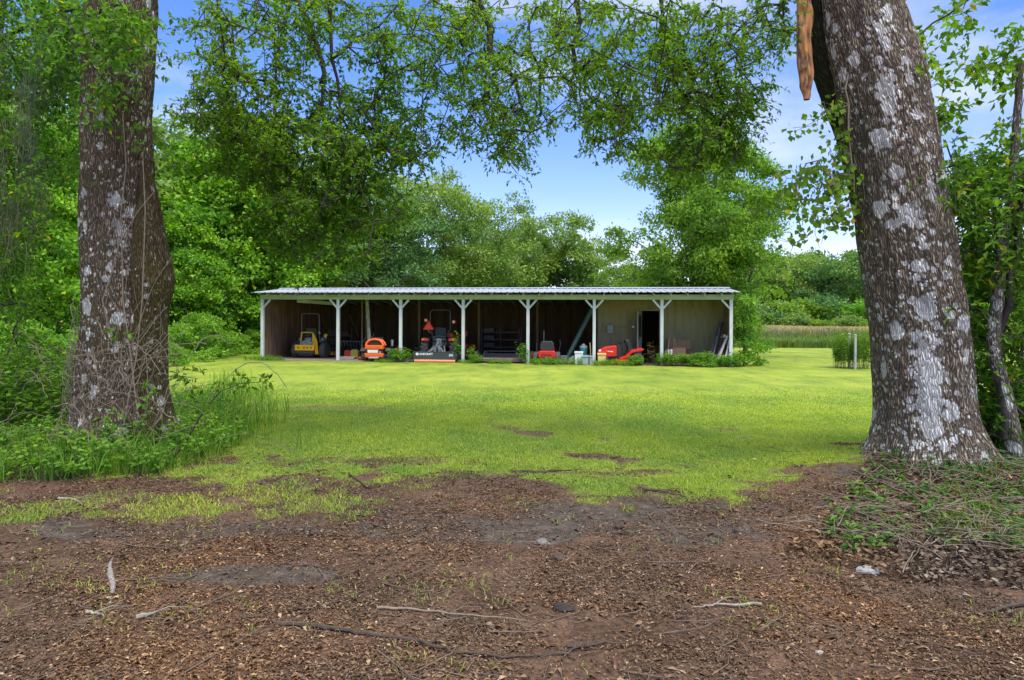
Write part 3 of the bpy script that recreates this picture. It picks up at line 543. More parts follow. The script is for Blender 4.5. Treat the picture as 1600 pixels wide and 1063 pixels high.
# ---- grapevine hanging on the right oak: broad leaves, left of the trunk and a little on the right
bl = [(1300, 165, 18, 14, 12, 7.3), (1285, 190, 30, 12, 8, 7.3), (1310, 230, 22, 22, 20, 7.3), (1275, 270, 35, 22, 24, 7.3), (1315, 285, 25, 25, 30, 7.3), (1240, 285, 35, 16, 20, 7.4), (1230, 310, 22, 20, 18, 7.4), (1290, 320, 35, 22, 26, 7.3), (1270, 345, 45, 14, 14, 7.3), (1245, 370, 40, 14, 8, 7.4), (1320, 335, 20, 22, 14, 7.3), (1245, 200, 12, 22, 3, 7.4), (1285, 385, 8, 5, 2, 7.3), (1225, 440, 8, 14, 4, 7.2)]
gv = empty('grapevine', (3.2, 7.3, 0), label='leafy grapevine hanging down beside the left edge of the leaning lichen oak', cat='vine')
att = blobs(bl, 1.0, .35); A, par, rad, nf = grow([(P_((1330, 60, 7.2), (1322, 140, 7.15), (1325, 210, 7.15), (1335, 300, 7.2)), .012, .008)], att, seg=.15, jit=.03, tip=.0025)
rel(link('stem', skeleton_mesh('stem', A, par, rad, 4), M_dead), gv)
P = np.repeat(att, 4, 0)+rng.normal(size=(len(att)*4, 3))*.05; n = len(P); D = rdir(n)*.6-np.array([0, 0, .8]); Nn = rdir(n)*.7+np.array([0, -.6, .5]); Ln = rng.uniform(.04, .085, n)
rel(link('leaves', npmesh('leaves', *leaf_arrays(P, D, Nn, Ln, Ln*.95, fold=.12)), L_grape), gv)
# ---- small lichen tree at the far right edge
st = empty('small_tree', (5.5, 7.2, 0), label='slim crooked tree with lichen on its stem at the right edge beside the leaning oak', cat='tree')
rows = [(100, 1594, 1603), (300, 1580, 1592), (420, 1560, 1575), (450, 1558, 1576), (520, 1548, 1567), (560, 1550, 1570), (600, 1562, 1584), (650, 1572, 1596), (700, 1580, 1606), (800, 1586, 1616)]
rel(trunk_mesh('trunk', prof_px(rows, 7.2), M_barkS, None, [(1.2, -1.6, .6, .6, .6)], amp=.008, nseg=40, seed=7), st)
bl = [(1500, 600, 30, 50, 40, 8.3), (1530, 660, 35, 45, 40, 8.2), (1590, 620, 30, 60, 40, 8.1), (1560, 690, 50, 30, 36, 8), (1650, 640, 40, 80, 50, 7.8), (1515, 540, 25, 50, 36, 8.2), (1600, 560, 25, 50, 30, 7.9), (1530, 330, 50, 60, 60, 7.6), (1520, 420, 35, 60, 55, 7.8), (1575, 400, 40, 60, 60, 7.6), (1545, 260, 45, 30, 40, 7.8), (1585, 300, 30, 50, 40, 7.4), (1510, 500, 20, 50, 26, 8), (1590, 500, 25, 50, 26, 7.8), (1545, 560, 30, 40, 16, 8), (1500, 300, 22, 40, 20, 7.7), (1630, 300, 30, 100, 50, 7.6), (1640, 480, 30, 100, 40, 7.6), (1490, 255, 15, 25, 8, 7.6)]
att = blobs(bl, 1.1, .8); A, par, rad, nf = grow([(np.array([(5.2, 7.2, .4), (5.1, 7.2, 1.2), (5.3, 7.2, 2.4), (5.5, 7.3, 3.4)]), .05, .02), (P_((1560, 500, 7.6), (1530, 400, 7.7), (1500, 290, 7.7), (1478, 220, 7.7)), .02, .008)], att, seg=.25, jit=.06, tip=.004)
rel(link('branches', skeleton_mesh('branches', A, par, rad, 5), M_limb), st)
lf, tw = spray(att, 3, 8, .3, .085, .45, droop=.1); rel(link('crown', npmesh('crown', *lf), leafmat('leaf_small_tree', [(0, (.035, .08, .015)), (.5, (.07, .15, .022)), (.95, (.12, .22, .03)), (1, (.4, .3, .03))], trans=.45)), st)
# thin leafy branch tips at the upper right, part of a sweetgum that stands outside the frame
sg = empty('sweetgum_tree', (7.4, 7.4, 0), label='leafy branch tips reaching in from the upper right against the clouds', cat='tree')
b_ = MB(); b_.tube([(7.4, 7.6, -.05), (7.3, 7.6, 2), (7.35, 7.6, 4), (7.3, 7.6, 6)], [.14, .11, .09, .05], 12); rel(b_.build('trunk', M_limb, None, smooth=True), sg)
bl = [(1560, 95, 45, 12, 12, 7.6), (1590, 130, 20, 20, 8, 7.6), (1530, 110, 25, 12, 7, 7.6), (1495, 30, 25, 18, 10, 7.6), (1440, 70, 15, 20, 8, 7.6), (1470, 170, 14, 18, 8, 7.6), (1440, 105, 12, 8, 3, 7.1), (1590, 60, 12, 14, 5, 7.6), (1570, 200, 25, 10, 5, 7.6), (1455, 130, 12, 14, 5, 7.6), (1475, 185, 10, 20, 8, 7.6)]
att = blobs(bl, 1.2, .4); A, par, rad, nf = grow([(np.concatenate([[(7.3, 7.6, 4.6)], P_((1700, 60, 7.6), (1620, 110, 7.6), (1560, 100, 7.6), (1500, 112, 7.6))]), .02, .006), (np.concatenate([[(7.35, 7.6, 5.0)], P_((1640, -60, 7.6), (1540, -20, 7.6), (1480, 20, 7.6), (1430, 60, 7.6), (1440, 130, 7.6), (1465, 190, 7.6))]), .022, .005)], att, seg=.2, jit=.04, tip=.003)
rel(link('branches', skeleton_mesh('branches', A, par, rad, 4), M_limb), sg)
lf, tw = spray(att, 2, 6, .25, .095, .6, droop=.15); rel(link('crown', npmesh('crown', *lf), L_grape), sg)
# ---- left edge: leafy tree hung with spanish moss
ut = empty('moss_hung_tree', (-7.2, 9.6, 0), label='leafy tree hung with grey spanish moss at the left edge', cat='tree')
b_ = MB(); b_.tube([(-7.9, 9.9, -.05), (-7.8, 9.9, 1.5), (-7.9, 10, 3), (-7.7, 10, 5), (-7.4, 10, 7)], [.17, .14, .12, .10, .06], 14); rel(b_.build('trunk', M_limb, None, smooth=True), ut)
bl = [(50, 40, 85, 70, 100, 9.8), (30, 150, 70, 70, 70, 9.8), (100, 120, 40, 70, 34, 9.6), (40, 260, 70, 60, 60, 10), (95, 60, 50, 50, 50, 9), (30, 360, 50, 60, 40, 10), (20, 460, 40, 60, 36, 10.3), (60, 560, 60, 40, 30, 10), (175, 30, 60, 28, 30, 7.8), (190, 70, 40, 20, 10, 7.8), (160, 150, 30, 20, 5, 7.8), (-60, 200, 50, 250, 120, 9.8), (115, 260, 20, 30, 10, 10)]
att = blobs(bl, 1.1, 1.0); A, par, rad, nf = grow([(np.array([(-7.8, 9.9, 2), (-7.8, 9.9, 4), (-7.5, 9.9, 6.2)]), .1, .05), (np.array([(-7.6, 9.9, 5.6), (-6.4, 9.4, 5.8), (-5.6, 9, 5.8)]), .04, .015)], att, seg=.3, jit=.08, tip=.004)
rel(link('branches', skeleton_mesh('branches', A, par, rad, 5), M_limb), ut)
lf, tw = spray(att, 4, 10, .34, .075, .48, droop=.3); rel(link('crown', npmesh('crown', *lf), L_left), ut)
def moss(C, n, L, root, name='spanish_moss'):
    Vs = []; 
    S0 = np.repeat(C, n, 0)+rng.normal(size=(len(C)*n, 3))*np.array([.05, .05, .03]); m = len(S0); LL = L*rng.uniform(.4, 1.2, m); p = S0; dr = np.zeros((m, 3)); ps = []
    for k in range(6):
        dr = dr*.5+rng.normal(size=(m, 3))*.02; q = p+dr; q[:, 2] -= LL/6; ps.append(tube_edges(p, q, np.full(m, .004), np.full(m, .003), 3)); p = q
    P = np.repeat(S0, 9, 0); P[:, 2] -= rng.random(len(P))*np.repeat(LL, 9); P += rng.normal(size=P.shape)*.018; D = rdir(len(P))*.5-np.array([0, 0, .8]); ps2 = leaf_arrays(P, D, rdir(len(P)), .06, .007)
    V, T = merge(ps); a = link(name, npmesh(name, V, T), L_moss); rel(a, root); bq = link(name+'_tufts', npmesh(name, *ps2), L_moss); rel(bq, root)
C = np.array([at(px, py, y) for px, py, y in [(18, 120, 9.6), (28, 190, 9.6), (70, 60, 9.4), (75, 100, 9.4), (80, 140, 9.4), (10, 230, 9.6), (45, 250, 9.6), (60, 200, 9.5), (100, 60, 9.3), (110, 30, 9.3), (30, 300, 9.8), (15, 330, 9.8), (60, 320, 9.8), (5, 60, 9.6), (72, 260, 9.6)]])
C = np.repeat(C, 3, 0)+rng.normal(size=(len(C)*3, 3))*.12-np.array([0, .35, 0]); moss(C, 10, .8, ut)
# ------------------------------------------------------------ background trees
def make_tree(name, label, h, cw, leaf, M, npuff=70, nsub=16, nl=13, pr=.85, base=.30, shape='round', loc=(0, 0, 0), group=None, asp=.5, tr=.22, trunkM=None, lean=0, sub=.3, flat=.75):
    root = empty(name, (0, 0, 0), 0, label, 'tree', group); n = npuff
    d = rdir(n*3); r = rng.random(n*3)**.45
    C = d*r[:, None]*np.array([cw/2, cw/2, h*(1-base)/2]); z0 = h*(base+(1-base)/2)
    if shape == 'column': C[:, :2] *= (1.0-.35*(C[:, 2:3]/(h*(1-base)/2)))
    if shape == 'vase': C[:, :2] *= (.85+.35*(C[:, 2:3]/(h*(1-base)/2)))
    keep = n3(C*.45+rng.uniform(0, 50, 3)) > .40; C = C[keep][:n]; C[:, 2] = C[:, 2]+z0-pr*.5
    rad_ = pr*rng.uniform(.6, 1.3, len(C))
    tp = [(0, 0, -.1)]; k = 6
    for i in range(1, k+1): tp.append((math.sin(i*1.7+h)*.18*i/3+lean*i/k, math.cos(i*2.3+cw)*.15*i/3, h*.82*i/k))
    A, par, rad, nf = grow([(np.array(tp), tr, .035)], C, seg=1.0, jit=.12, tip=.02, exp=2.4, up=1.2)
    o = link('trunk', skeleton_mesh('trunk', A[:], par, rad, 7), trunkM or M_ftrunk, root)
    V, T = puff_leaves(C, rad_, nsub, nl, leaf, sub=sub, aspect=asp, flat=flat); link('crown', npmesh('crown', V, T), M, root)
    HT[root.name] = float(V[:, 2].max()); root.location = loc; return root
HT = {}
def place(src, px, Y, sc=1.0, rz=None, label=None, group=None, first=False, M=None, top=None, h=None, sx=1.0, name=None):
    o = src if first else copy_tree(src)
    if top is not None: sc = (CAMH+(hy(px)-top)*Y/FP)/HT.get(src.name, h)
    o.location = ((px-800)/FP*Y, Y, 0); o.rotation_euler = (0, 0, rng.uniform(0, 6.28) if rz is None else rz); o.scale = (sc*sx, sc*sx, sc)
    if label: o['label'] = label
    if M is not None:
        for ch in o.children:
            if ch.name.startswith('crown'): ch.data = ch.data.copy(); ch.data.materials[0] = M
    return o
oakA = make_tree('background_tree', 'x', 11, 10, .21, L_back, 95, 18, 14, 1.0, .22)
oakB = make_tree('background_tree', 'x', 11, 9, .20, L_back, 85, 18, 14, .95, .25, 'vase')
oakC = make_tree('background_tree', 'x', 10, 9, .24, L_backd, 85, 18, 14, 1.0, .15)
place(oakA, 690, 44, top=262, h=11.2, first=True, label='tall green oak rising above the shed roof just left of the middle of the view')
place(oakB, 775, 50, top=300, h=11.2, first=True, sx=.8, label='thin grey green oak with a ragged top above the third shed bay from the middle')
place(oakC, 870, 52, top=322, h=10.2, first=True, M=L_back, label='rounded oak with a yellowish crown between the ragged oak and the feathery tree')
place(oakA, 600, 41, top=285, h=11.2, M=L_backd, label='dark leaved oak behind the left half of the shed roof with a dark trunk')
place(oakB, 920, 55, top=360, h=11.2, label='lower oak partly hidden behind the feathery tree, behind the fifth shed post from left')
place(oakC, 545, 48, top=230, h=10.2, label='tall dark tree behind the orange mower bay, showing through the hanging oak twigs')
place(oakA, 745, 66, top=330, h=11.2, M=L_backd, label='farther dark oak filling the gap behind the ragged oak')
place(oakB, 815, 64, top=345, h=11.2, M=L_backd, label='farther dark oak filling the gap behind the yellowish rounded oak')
place(oakC, 970, 70, top=400, h=10.2, label='low far oak seen behind the feathery tree trunk')
place(oakC, 705, 58, top=395, h=10.2, M=L_back, label='low oak just visible above the shed roof near the tractor bay')
place(oakC, 660, 56, top=380, h=10.2, label='low dark oak just above the shed roof left of the tractor bay')
place(oakA, 760, 72, top=400, h=11.2, label='distant low oak in the gap above the fourth bay')
# feathery light tree behind the right half of the shed
ft = make_tree('feathery_tree', 'airy bright green tree with drooping feathery twigs behind the right half of the shed', 11.5, 9.4, .20, L_feather, 280, 18, 13, .8, .12, 'round', asp=.42, sub=.36, tr=.17, flat=.45)
ft.location = ((1085-800)/FP*34.5, 34.5, 0); ft.scale = (.92, .92, 1.06)
f2 = make_tree('feathery_tree', 'lower bright leafy tree just beyond the right end of the shed roof', 7.6, 6.5, .15, L_feather, 85, 14, 11, .75, .05, asp=.42, sub=.35, tr=.12, flat=.5)
f2.location = ((1165-800)/FP*33, 33, 0)
f3 = copy_tree(f2); f3.location = ((990-800)/FP*35, 35, 0); f3.scale = (.75, .75, .72); f3.rotation_euler.z = 2; f3['label'] = 'low bright green tree behind the shed roof left of the feathery tree trunk'
# vine-draped wood at the left
vtA = make_tree('vine_covered_tree', 'x', 11, 6, .19, L_vine, 130, 16, 13, .8, .0, 'column', asp=.7)
vtB = make_tree('vine_covered_tree', 'x', 9, 5.5, .17, L_vine, 110, 16, 13, .75, .0, 'column', asp=.7)
place(vtA, 330, 35, top=215, h=11.2, first=True, label='tall vine draped tree beside the left oak trunk, beyond the lawn')
place(vtB, 405, 36.5, top=255, h=9.2, first=True, label='vine draped tree standing behind the left end of the shed')
place(vtA, 470, 39, top=300, h=11.2, M=L_lime, label='yellow green vine covered tree above the yellow mower bay')
place(vtB, 285, 32, top=330, h=9.2, label='low bright vine heap right against the edge of the left oak trunk')
place(oakC, 280, 46, top=165, h=10.2, label='tall dark oak behind the vine draped trees next to the left trunk')
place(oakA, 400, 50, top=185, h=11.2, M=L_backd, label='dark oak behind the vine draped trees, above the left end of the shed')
place(oakB, 195, 40, top=200, h=11.2, label='oak hidden mostly behind the left trunk')
place(vtA, 90, 21, top=300, h=11.2, label='bluish green vine covered tree left of the left oak trunk')
place(vtB, 20, 19, top=250, h=9.2, label='vine covered tree at the left edge behind the moss hung tree')
place(vtA, 115, 27, top=200, h=11.2, label='vine covered tree farther back, left of the left oak trunk')
place(oakC, 40, 32, top=60, h=10.2, label='tall dark oak in the upper left behind the moss hung tree')
place(vtB, 160, 30, top=360, h=9.2, label='vine covered tree partly hidden by the left oak trunk')
place(oakC, 385, 43, top=380, h=10.2, label='low dark oak just behind the left corner of the shed')
for px, Yd, tp, s_, lb in [(-160, 17, 200, vtA, 'vine covered tree just outside the left edge of the view'), (-330, 19, 150, vtB, 'vine covered tree well outside the left edge'), (-90, 27, 120, vtA, 'tall vine covered tree behind the moss hung tree, past the left edge'), (-260, 30, 100, oakC, 'dark oak past the left edge behind the vine covered trees'), (-60, 38, 120, oakA, 'oak far behind the moss hung tree at the left edge')]:
    place(s_, px, Yd, top=tp, h=11, label=lb)
# right hand tree line beyond the field
farA = make_tree('far_tree', 'x', 12, 13, .36, L_back, 90, 16, 12, 1.3, .10)
farB = make_tree('far_tree', 'x', 12, 12, .36, L_backd, 85, 16, 12, 1.25, .08)
for i, (s, px, Yd, tp, M, lb) in enumerate([(farA, 1190, 92, 400, None, 'far oak just right of the lower feathery tree'), (farB, 1315, 85, 388, None, 'dark blue green round tree far beyond the field beside the right oak'), (farA, 1245, 90, 392, None, 'grey green far oak in the middle of the right tree line'),
        (farA, 1370, 92, 385, L_lime, 'pale far tree partly behind the leaning oak trunk'), (farB, 1225, 100, 392, L_back, 'farthest oak at the skyline of the right tree line'), (farB, 1285, 104, 386, L_back, 'skyline oak behind the dark blue green round tree'), (farB, 1120, 95, 420, None, 'far tree behind the lower feathery tree'),
        (farA, 1440, 95, 400, None, 'far tree hidden behind the leaning oak trunk'), (farB, 1520, 90, 380, None, 'far tree showing through the slim crooked tree'), (farA, 1600, 80, 370, None, 'far tree at the right edge beyond the slim crooked tree'), (farB, 1040, 100, 430, None, 'far tree low behind the feathery tree'), (farA, 1680, 78, 350, None, 'far tree just beyond the right edge of the view')]):
    place(s, px, Yd, top=tp, h=12.3, first=(i in (0, 1)), label=lb, M=M)
# bushes
def make_bush(name, label, h, cw, leaf, M, npuff=22, nsub=12, nl=12, pr=.4, group=None, asp=.5):
    root = empty(name, (0, 0, 0), 0, label, 'bush', group); d = rdir(npuff); d[:, 2] = np.abs(d[:, 2]); r = rng.random(npuff)**.5
    C = d*r[:, None]*np.array([cw/2, cw/2, h*.85]); C[:, 2] += .05
    A, par, rad, nf = grow([(np.array([(0, 0, -.05), (0, 0, h*.2)]), .03, .02)], C, seg=.3, jit=.05, tip=.006); link('stems', skeleton_mesh('stems', A, par, rad, 4), M_twig, root)
    link('foliage', npmesh('foliage', *puff_leaves(C, pr*rng.uniform(.6, 1.3, len(C)), nsub, nl, leaf, aspect=asp)), M, root); return root
bu = make_bush('bush', 'x', 4, 6, .26, L_back, 45, 14, 12, .8)
bl_ = [(1215, 74, 452, L_back, 'olive green bush beyond the field right of the shed'), (1260, 72, 448, L_lime, 'yellow green bush in front of the far tree line'), (1300, 74, 440, L_backd, 'dark green bush left of the pale bush near the leaning oak'), (1345, 70, 446, L_vine, 'bright green bush beyond the field beside the leaning oak trunk'), (1180, 70, 465, L_backd, 'dark bush seen past the right end of the shed'), (1285, 66, 490, L_lime, 'small yellow bush at the back edge of the pink grass'), (1365, 64, 488, L_lime, 'small lime bush against the leaning oak trunk beyond the pink grass'), (1235, 68, 475, L_back, 'low olive bush behind the pink grass'), (1320, 66, 480, L_back, 'low dull bush behind the white marker posts'), (1420, 68, 450, L_vine, 'bush hidden behind the leaning oak'), (1540, 60, 440, L_vine, 'bright bush behind the slim crooked tree'), (1600, 55, 430, L_vine, 'bright bush at the right edge beyond the lawn')]
for i, (px, Yd, tp, M, lb) in enumerate(bl_):
    o = place(bu, px, Yd, top=tp, h=4.3, first=(i == 0), label=lb); o.scale = (o.scale[0]*1.15,)*2+(o.scale[2],)
    if i:
        for ch in o.children:
            if ch.name.startswith('foliage'): ch.data = ch.data.copy(); ch.data.materials[0] = M
# left brush at the edge of the lawn
br = make_bush('brush_clump', 'x', 2.2, 4.5, .15, L_weed, 50, 12, 12, .42, asp=.4)
for i, (px, Yd, tp, lb) in enumerate([(290, 28, 470, 'bright brush clump beside the left oak trunk at the edge of the lawn'), (340, 31, 500, 'low bright brush clump behind the sapling at the lawn edge'), (385, 33.5, 505, 'bright brush clump just left of the shed corner'), (430, 36.5, 470, 'brush clump behind the left wall of the shed'), (310, 34, 440, 'taller brush clump under the tall vine draped tree'), (365, 36, 450, 'taller brush clump under the vines left of the shed'), (80, 17, 500, 'bright brush clump left of the left oak trunk'), (20, 15.5, 470, 'bright brush clump at the left edge behind the vines'), (130, 19, 520, 'brush clump just behind the left oak trunk'), (260, 24, 520, 'small brush clump touching the right edge of the left oak trunk')]):
    o = place(br, px, Yd, top=tp, h=2.5, first=(i == 0), label=lb)
# field of tall grass
n = 90000; yy = 45+28*rng.random(n)**1.6; xx = rng.uniform(.25, 1.05, n)*yy-2; P = np.stack([xx, yy, np.zeros(n)], 1); hh = (.95+.5*fbm(xx*.25, yy*.25, 3))*rng.uniform(.7, 1.1, n)*(.6+.5*ss(45, 48, yy))
V, T = blades(P, hh, rng.uniform(.03, .05, n), .25, .35); tag(link('tall_grass', npmesh('tall_grass', V, T), L_tall), 'tall green grass along the far edge of the lawn on the right', 'grass', kind='stuff')
n = 60000; yy = 47.5+28*rng.random(n)**1.2; xx = rng.uniform(.25, 1.05, n)*yy-2; P = np.stack([xx, yy, .75+.35*fbm(xx*.2, yy*.2, 3)], 1)
V, T = blades(P, rng.uniform(.3, .6, n), rng.uniform(.04, .07, n), .35, .4); tag(link('seed_heads', npmesh('seed_heads', V, T), L_pink), 'pinkish tan seed heads over the tall grass field', 'seed heads', kind='stuff')
n = 9000; yy = rng.uniform(40, 75, n); xx = rng.uniform(-.45, -.0, n)*yy
# ------------------------------------------------------------ undergrowth by the oaks
def band(n, poly, y0, y1):     # points on the ground inside pixel polygon
    out = []
    P = np.array(poly, float); x0, x1 = P[:, 0].min(), P[:, 0].max()
    while len(out) < n:
        Yv = rng.uniform(y0, y1, n*3); px = rng.uniform(x0, x1, n*3); py = hy(px)+CAMH*FP/Yv
        ins = np.zeros(len(px), bool); j = len(P)-1
        for i in range(len(P)):
            c = ((P[i, 1] > py) != (P[j, 1] > py)) & (px < (P[j, 0]-P[i, 0])*(py-P[i, 1])/(P[j, 1]-P[i, 1]+1e-9)+P[i, 0]); ins ^= c; j = i
        X_ = (px-800)/FP*Yv; out += list(zip(X_[ins], Yv[ins]))
    a = np.array(out[:n]); return np.stack([a[:, 0], a[:, 1], gz(a[:, 0], a[:, 1])], 1)
LP = [(-250, 755), (0, 757), (120, 752), (250, 742), (330, 722), (375, 700), (385, 670), (370, 640), (340, 625), (-250, 625)]
P = band(17000, LP, 6.2, 14); cl = fbm(P[:, 0]*1.8, P[:, 1]*1.8+30, 3); P = P[rng.random(len(P)) < np.clip((cl-.25)*2.2, .1, 1)]
V, T = blades(P, rng.uniform(.12, .42, len(P)), rng.uniform(.007, .014, len(P)), .8, .9)
tag(link('long_grass', npmesh('long_grass', V, T), L_long), 'long arching green grass round the foot of the left oak', 'grass', kind='stuff')
P = band(7000, [(280, 640), (370, 590), (420, 640), (390, 700), (330, 720), (250, 700)], 8.0, 18); P[:, 0] += rng.normal(0, .25, len(P)); ed = fbm(P[:, 0]*1.5+9, P[:, 1]*1.5, 3); P = P[rng.random(len(P)) < np.clip((ed-.38)*3, .03, .8)]
V, T = blades(P, rng.uniform(.12, .75, len(P))**1.4, rng.uniform(.006, .012, len(P)), .5, .7)
tag(link('wispy_grass', npmesh('wispy_grass', V, T), L_long), 'wispy tall grass between the left oak and the lawn', 'grass', kind='stuff')
# herbs: broad leaves on short stems
def herbs(P, h, leaf, nl=9, asp=.6):
    n = len(P); hh = h*rng.uniform(.5, 1.2, n); tip = P+rng.normal(size=(n, 3))*np.array([.07, .07, 0]); tip[:, 2] += hh
    st = tube_edges(P, tip, np.full(n, .003), np.full(n, .0015), 3); t = rng.uniform(.35, 1.05, (n, nl)); Q = (P[:, None]+(tip-P)[:, None]*t[..., None]).reshape(-1, 3); m = len(Q)
    a = rng.uniform(0, 6.283, m); D = np.stack([np.cos(a), np.sin(a), rng.uniform(-.3, .5, m)], 1); Ln = leaf*rng.uniform(.6, 1.3, m)
    return leaf_arrays(Q, D, nrm(np.array([0, 0, 1.])+rng.normal(size=(m, 3))*.3), Ln, Ln*asp, fold=.15, curl=.2), st
P = band(1500, LP, 6.4, 14); (lf, sm) = herbs(P, .30, .07); o = link('herbs', npmesh('herbs', *lf), L_weed); tag(o, 'broad leaved herbs among the long grass at the left', 'weeds', kind='stuff'); link('stems', npmesh('stems', *sm), M_twig, o)
P = band(1500, [(-250, 690), (0, 690), (110, 690), (130, 640), (-250, 600)], 8.3, 14); (lf, sm) = herbs(P, .95, .085, 16); o = link('shrubs', npmesh('shrubs', *lf), L_left); tag(o, 'knee high leafy scrub left of the left oak trunk', 'scrub', kind='stuff'); link('stems', npmesh('stems', *sm), M_twig, o)
# dead vines draped on the left trunk and scrambling over the scrub
def tangle(n, fn, r=.006, k=14):
    ps = []
    for i in range(n):
        q = fn(i, k); A_ = q[:-1]; B_ = q[1:]; rr = np.full(len(A_), r*rng.uniform(.5, 1.5)); ps.append(tube_edges(A_, B_, rr, rr, 4))
    return merge(ps)
def on_trunk(i, k):
    a0 = rng.uniform(-2.7, -.5); z0 = rng.uniform(.1, 1.4); z1 = z0+rng.uniform(-.6, 1.1); a1 = a0+rng.uniform(-1.2, 1.2); t = np.linspace(0, 1, k)
    a = a0+(a1-a0)*t+np.sin(t*rng.uniform(2, 7)+i)*.15; z = z0+(z1-z0)*t+np.sin(t*rng.uniform(3, 8)+i)*.12; z = np.maximum(z, .05); r = .56+.20*np.exp(-z*1.3)+.06*rng.random()+.03*np.sin(t*9)
    return np.stack([-4.87+np.cos(a)*r*1.02, YL+np.sin(a)*r, z], 1)
def free(i, k):
    s = at(rng.uniform(-20, 330), rng.uniform(560, 720), rng.uniform(7.4, 8.3)); s[2] = max(s[2], .15); t = np.linspace(0, 1, k)[:, None]; d = np.array([rng.uniform(-1, 1), rng.uniform(-.3, .3), rng.uniform(-.35, .45)])*rng.uniform(.5, 1.3)
    p = s+d*t; p[:, 2] += .35*np.sin(t[:, 0]*math.pi)*rng.uniform(-.2, 1); p += np.cumsum(rng.normal(size=(k, 3))*.012, 0); p[:, 2] = np.maximum(p[:, 2], .05); return p
V, T = merge([tangle(75, on_trunk, .0032), tangle(60, free, .0035)]); tag(link('dead_vines', npmesh('dead_vines', V, T), M_dead), 'tangle of thin dry vines wrapped round the foot of the left oak', 'vines', kind='stuff')
# two thick vine ropes climbing the left trunk
vr = empty('climbing_vine', (-4.8, YL-.6, 0), label='thick pale vine stems climbing straight up the front of the left oak', cat='vine')
for pp in ([(215, 640), (205, 560), (192, 470), (190, 400), (188, 330), (196, 260), (190, 180)], [(195, 660), (213, 560), (222, 470), (224, 400), (226, 330), (222, 250)], [(180, 560), (160, 470), (176, 420), (186, 380), (215, 330), (240, 300)]):
    pts = [at(x_, y_, YL-.56-.10*max(0, (y_-500)/200)) for x_, y_ in pp]; b_ = MB(); b_.tube(pts, [.0065]*len(pts), 6); rel(b_.build('stem', M_dead, None, smooth=True), vr)
# sprigs of leaves on the left trunk
P = np.array([at(*p) for p in [(205, 200, 8.1), (210, 225, 8.1), (165, 150, 8.1), (215, 40, 8.1), (220, 55, 8.1), (228, 65, 8.1), (170, 45, 8.1), (150, 110, 8.1), (175, 128, 8.1), (160, 190, 8.0), (185, 520, 8.0), (180, 640, 7.9), (230, 620, 7.8), (215, 660, 7.7), (175, 660, 7.7), (240, 600, 7.8)]])
lf, tw = spray(P, 3, 7, .12, .06, .6, droop=.1); rel(link('leaves', npmesh('leaves', *lf), L_weed), vr)
# sapling reaching to the right of the left oak
sp_ = empty('sapling', (-3.9, 7.9, 0), label='thin sapling branch with dark glossy leaves reaching right from the left oak over the lawn', cat='sapling')
pts = [at(270, 720, 7.8), at(292, 690, 7.8), at(320, 640, 7.8), at(345, 612, 7.8), at(375, 600, 7.8), at(420, 596, 7.8)]; b_ = MB(); b_.tube(pts, [.012, .01, .008, .006, .005, .003], 6); b_.tube([at(262, 595, 7.9), at(285, 588, 7.8), at(310, 592, 7.8)], [.006, .005, .003], 5); rel(b_.build('stem', M_twig, None, smooth=True), sp_)
P = np.array([at(*p) for p in [(330, 615, 7.8), (345, 600, 7.8), (355, 610, 7.8), (368, 595, 7.8), (385, 600, 7.8), (398, 592, 7.8), (408, 600, 7.8), (420, 594, 7.8), (300, 640, 7.8), (318, 628, 7.8), (280, 580, 7.85), (290, 590, 7.85), (275, 590, 7.85), (300, 610, 7.8), (310, 595, 7.8), (370, 640, 7.8)]])
lf, tw = spray(P, 2, 6, .10, .085, .4, droop=-.1); rel(link('leaves', npmesh('leaves', *lf), L_oak), sp_)
# broad leaves left of the trunk (close shrub)
# ---- right oak mound
RP = [(1275, 830), (1310, 795), (1370, 750), (1500, 740), (1800, 745), (1850, 890), (1600, 865), (1450, 850), (1340, 862)]
P = band(5000, RP, 4.3, 8.5); P = P[(fbm(P[:, 0]*2.5, P[:, 1]*2.5, 3) > .52)]; V, T = blades(P, rng.uniform(.04, .17, len(P)), rng.uniform(.006, .012, len(P)), 1.0, 1.0)
tag(link('mound_grass', npmesh('mound_grass', V, T), L_long), 'short green grass on the mound at the foot of the right oak', 'grass', kind='stuff')
P = band(320, RP, 4.3, 8.5); (lf, sm) = herbs(P, .14, .075, 7, .35); o = link('mound_herbs', npmesh('mound_herbs', *lf), leafmat('leaf_mound', [(0, (.04, .10, .03)), (.6, (.07, .17, .04)), (1, (.14, .26, .05))], trans=.25)); tag(o, 'small green seedlings on the debris mound of the right oak', 'weeds', kind='stuff'); link('stems', npmesh('stems', *sm), M_twig, o)
Q = band(900, [(1270, 840), (1310, 795), (1370, 740), (1500, 735), (1800, 740), (1850, 910), (1600, 880), (1400, 865)], 4.0, 8.5)
def deb(i, k):
    s = Q[i].copy(); a = rng.uniform(0, 6.28); L_ = rng.uniform(.12, .7); t = np.linspace(0, 1, k)[:, None]; p = s+np.array([math.cos(a), math.sin(a), 0])*L_*t; p[:, 2] = gz(p[:, 0], p[:, 1])+.01+rng.uniform(0, .09)+rng.uniform(-.08, .10)*t[:, 0]+.02*np.sin(t[:, 0]*3.1); p += np.cumsum(rng.normal(size=(k, 3))*.008, 0); p[:, 2] = np.maximum(p[:, 2], gz(p[:, 0], p[:, 1])+.004); return p
V, T = tangle(900, deb, .003, 8); tag(link('dead_twigs', npmesh('dead_twigs', V, T), M_dead), 'heap of dry twigs and vines round the foot of the right oak', 'twigs', kind='stuff')
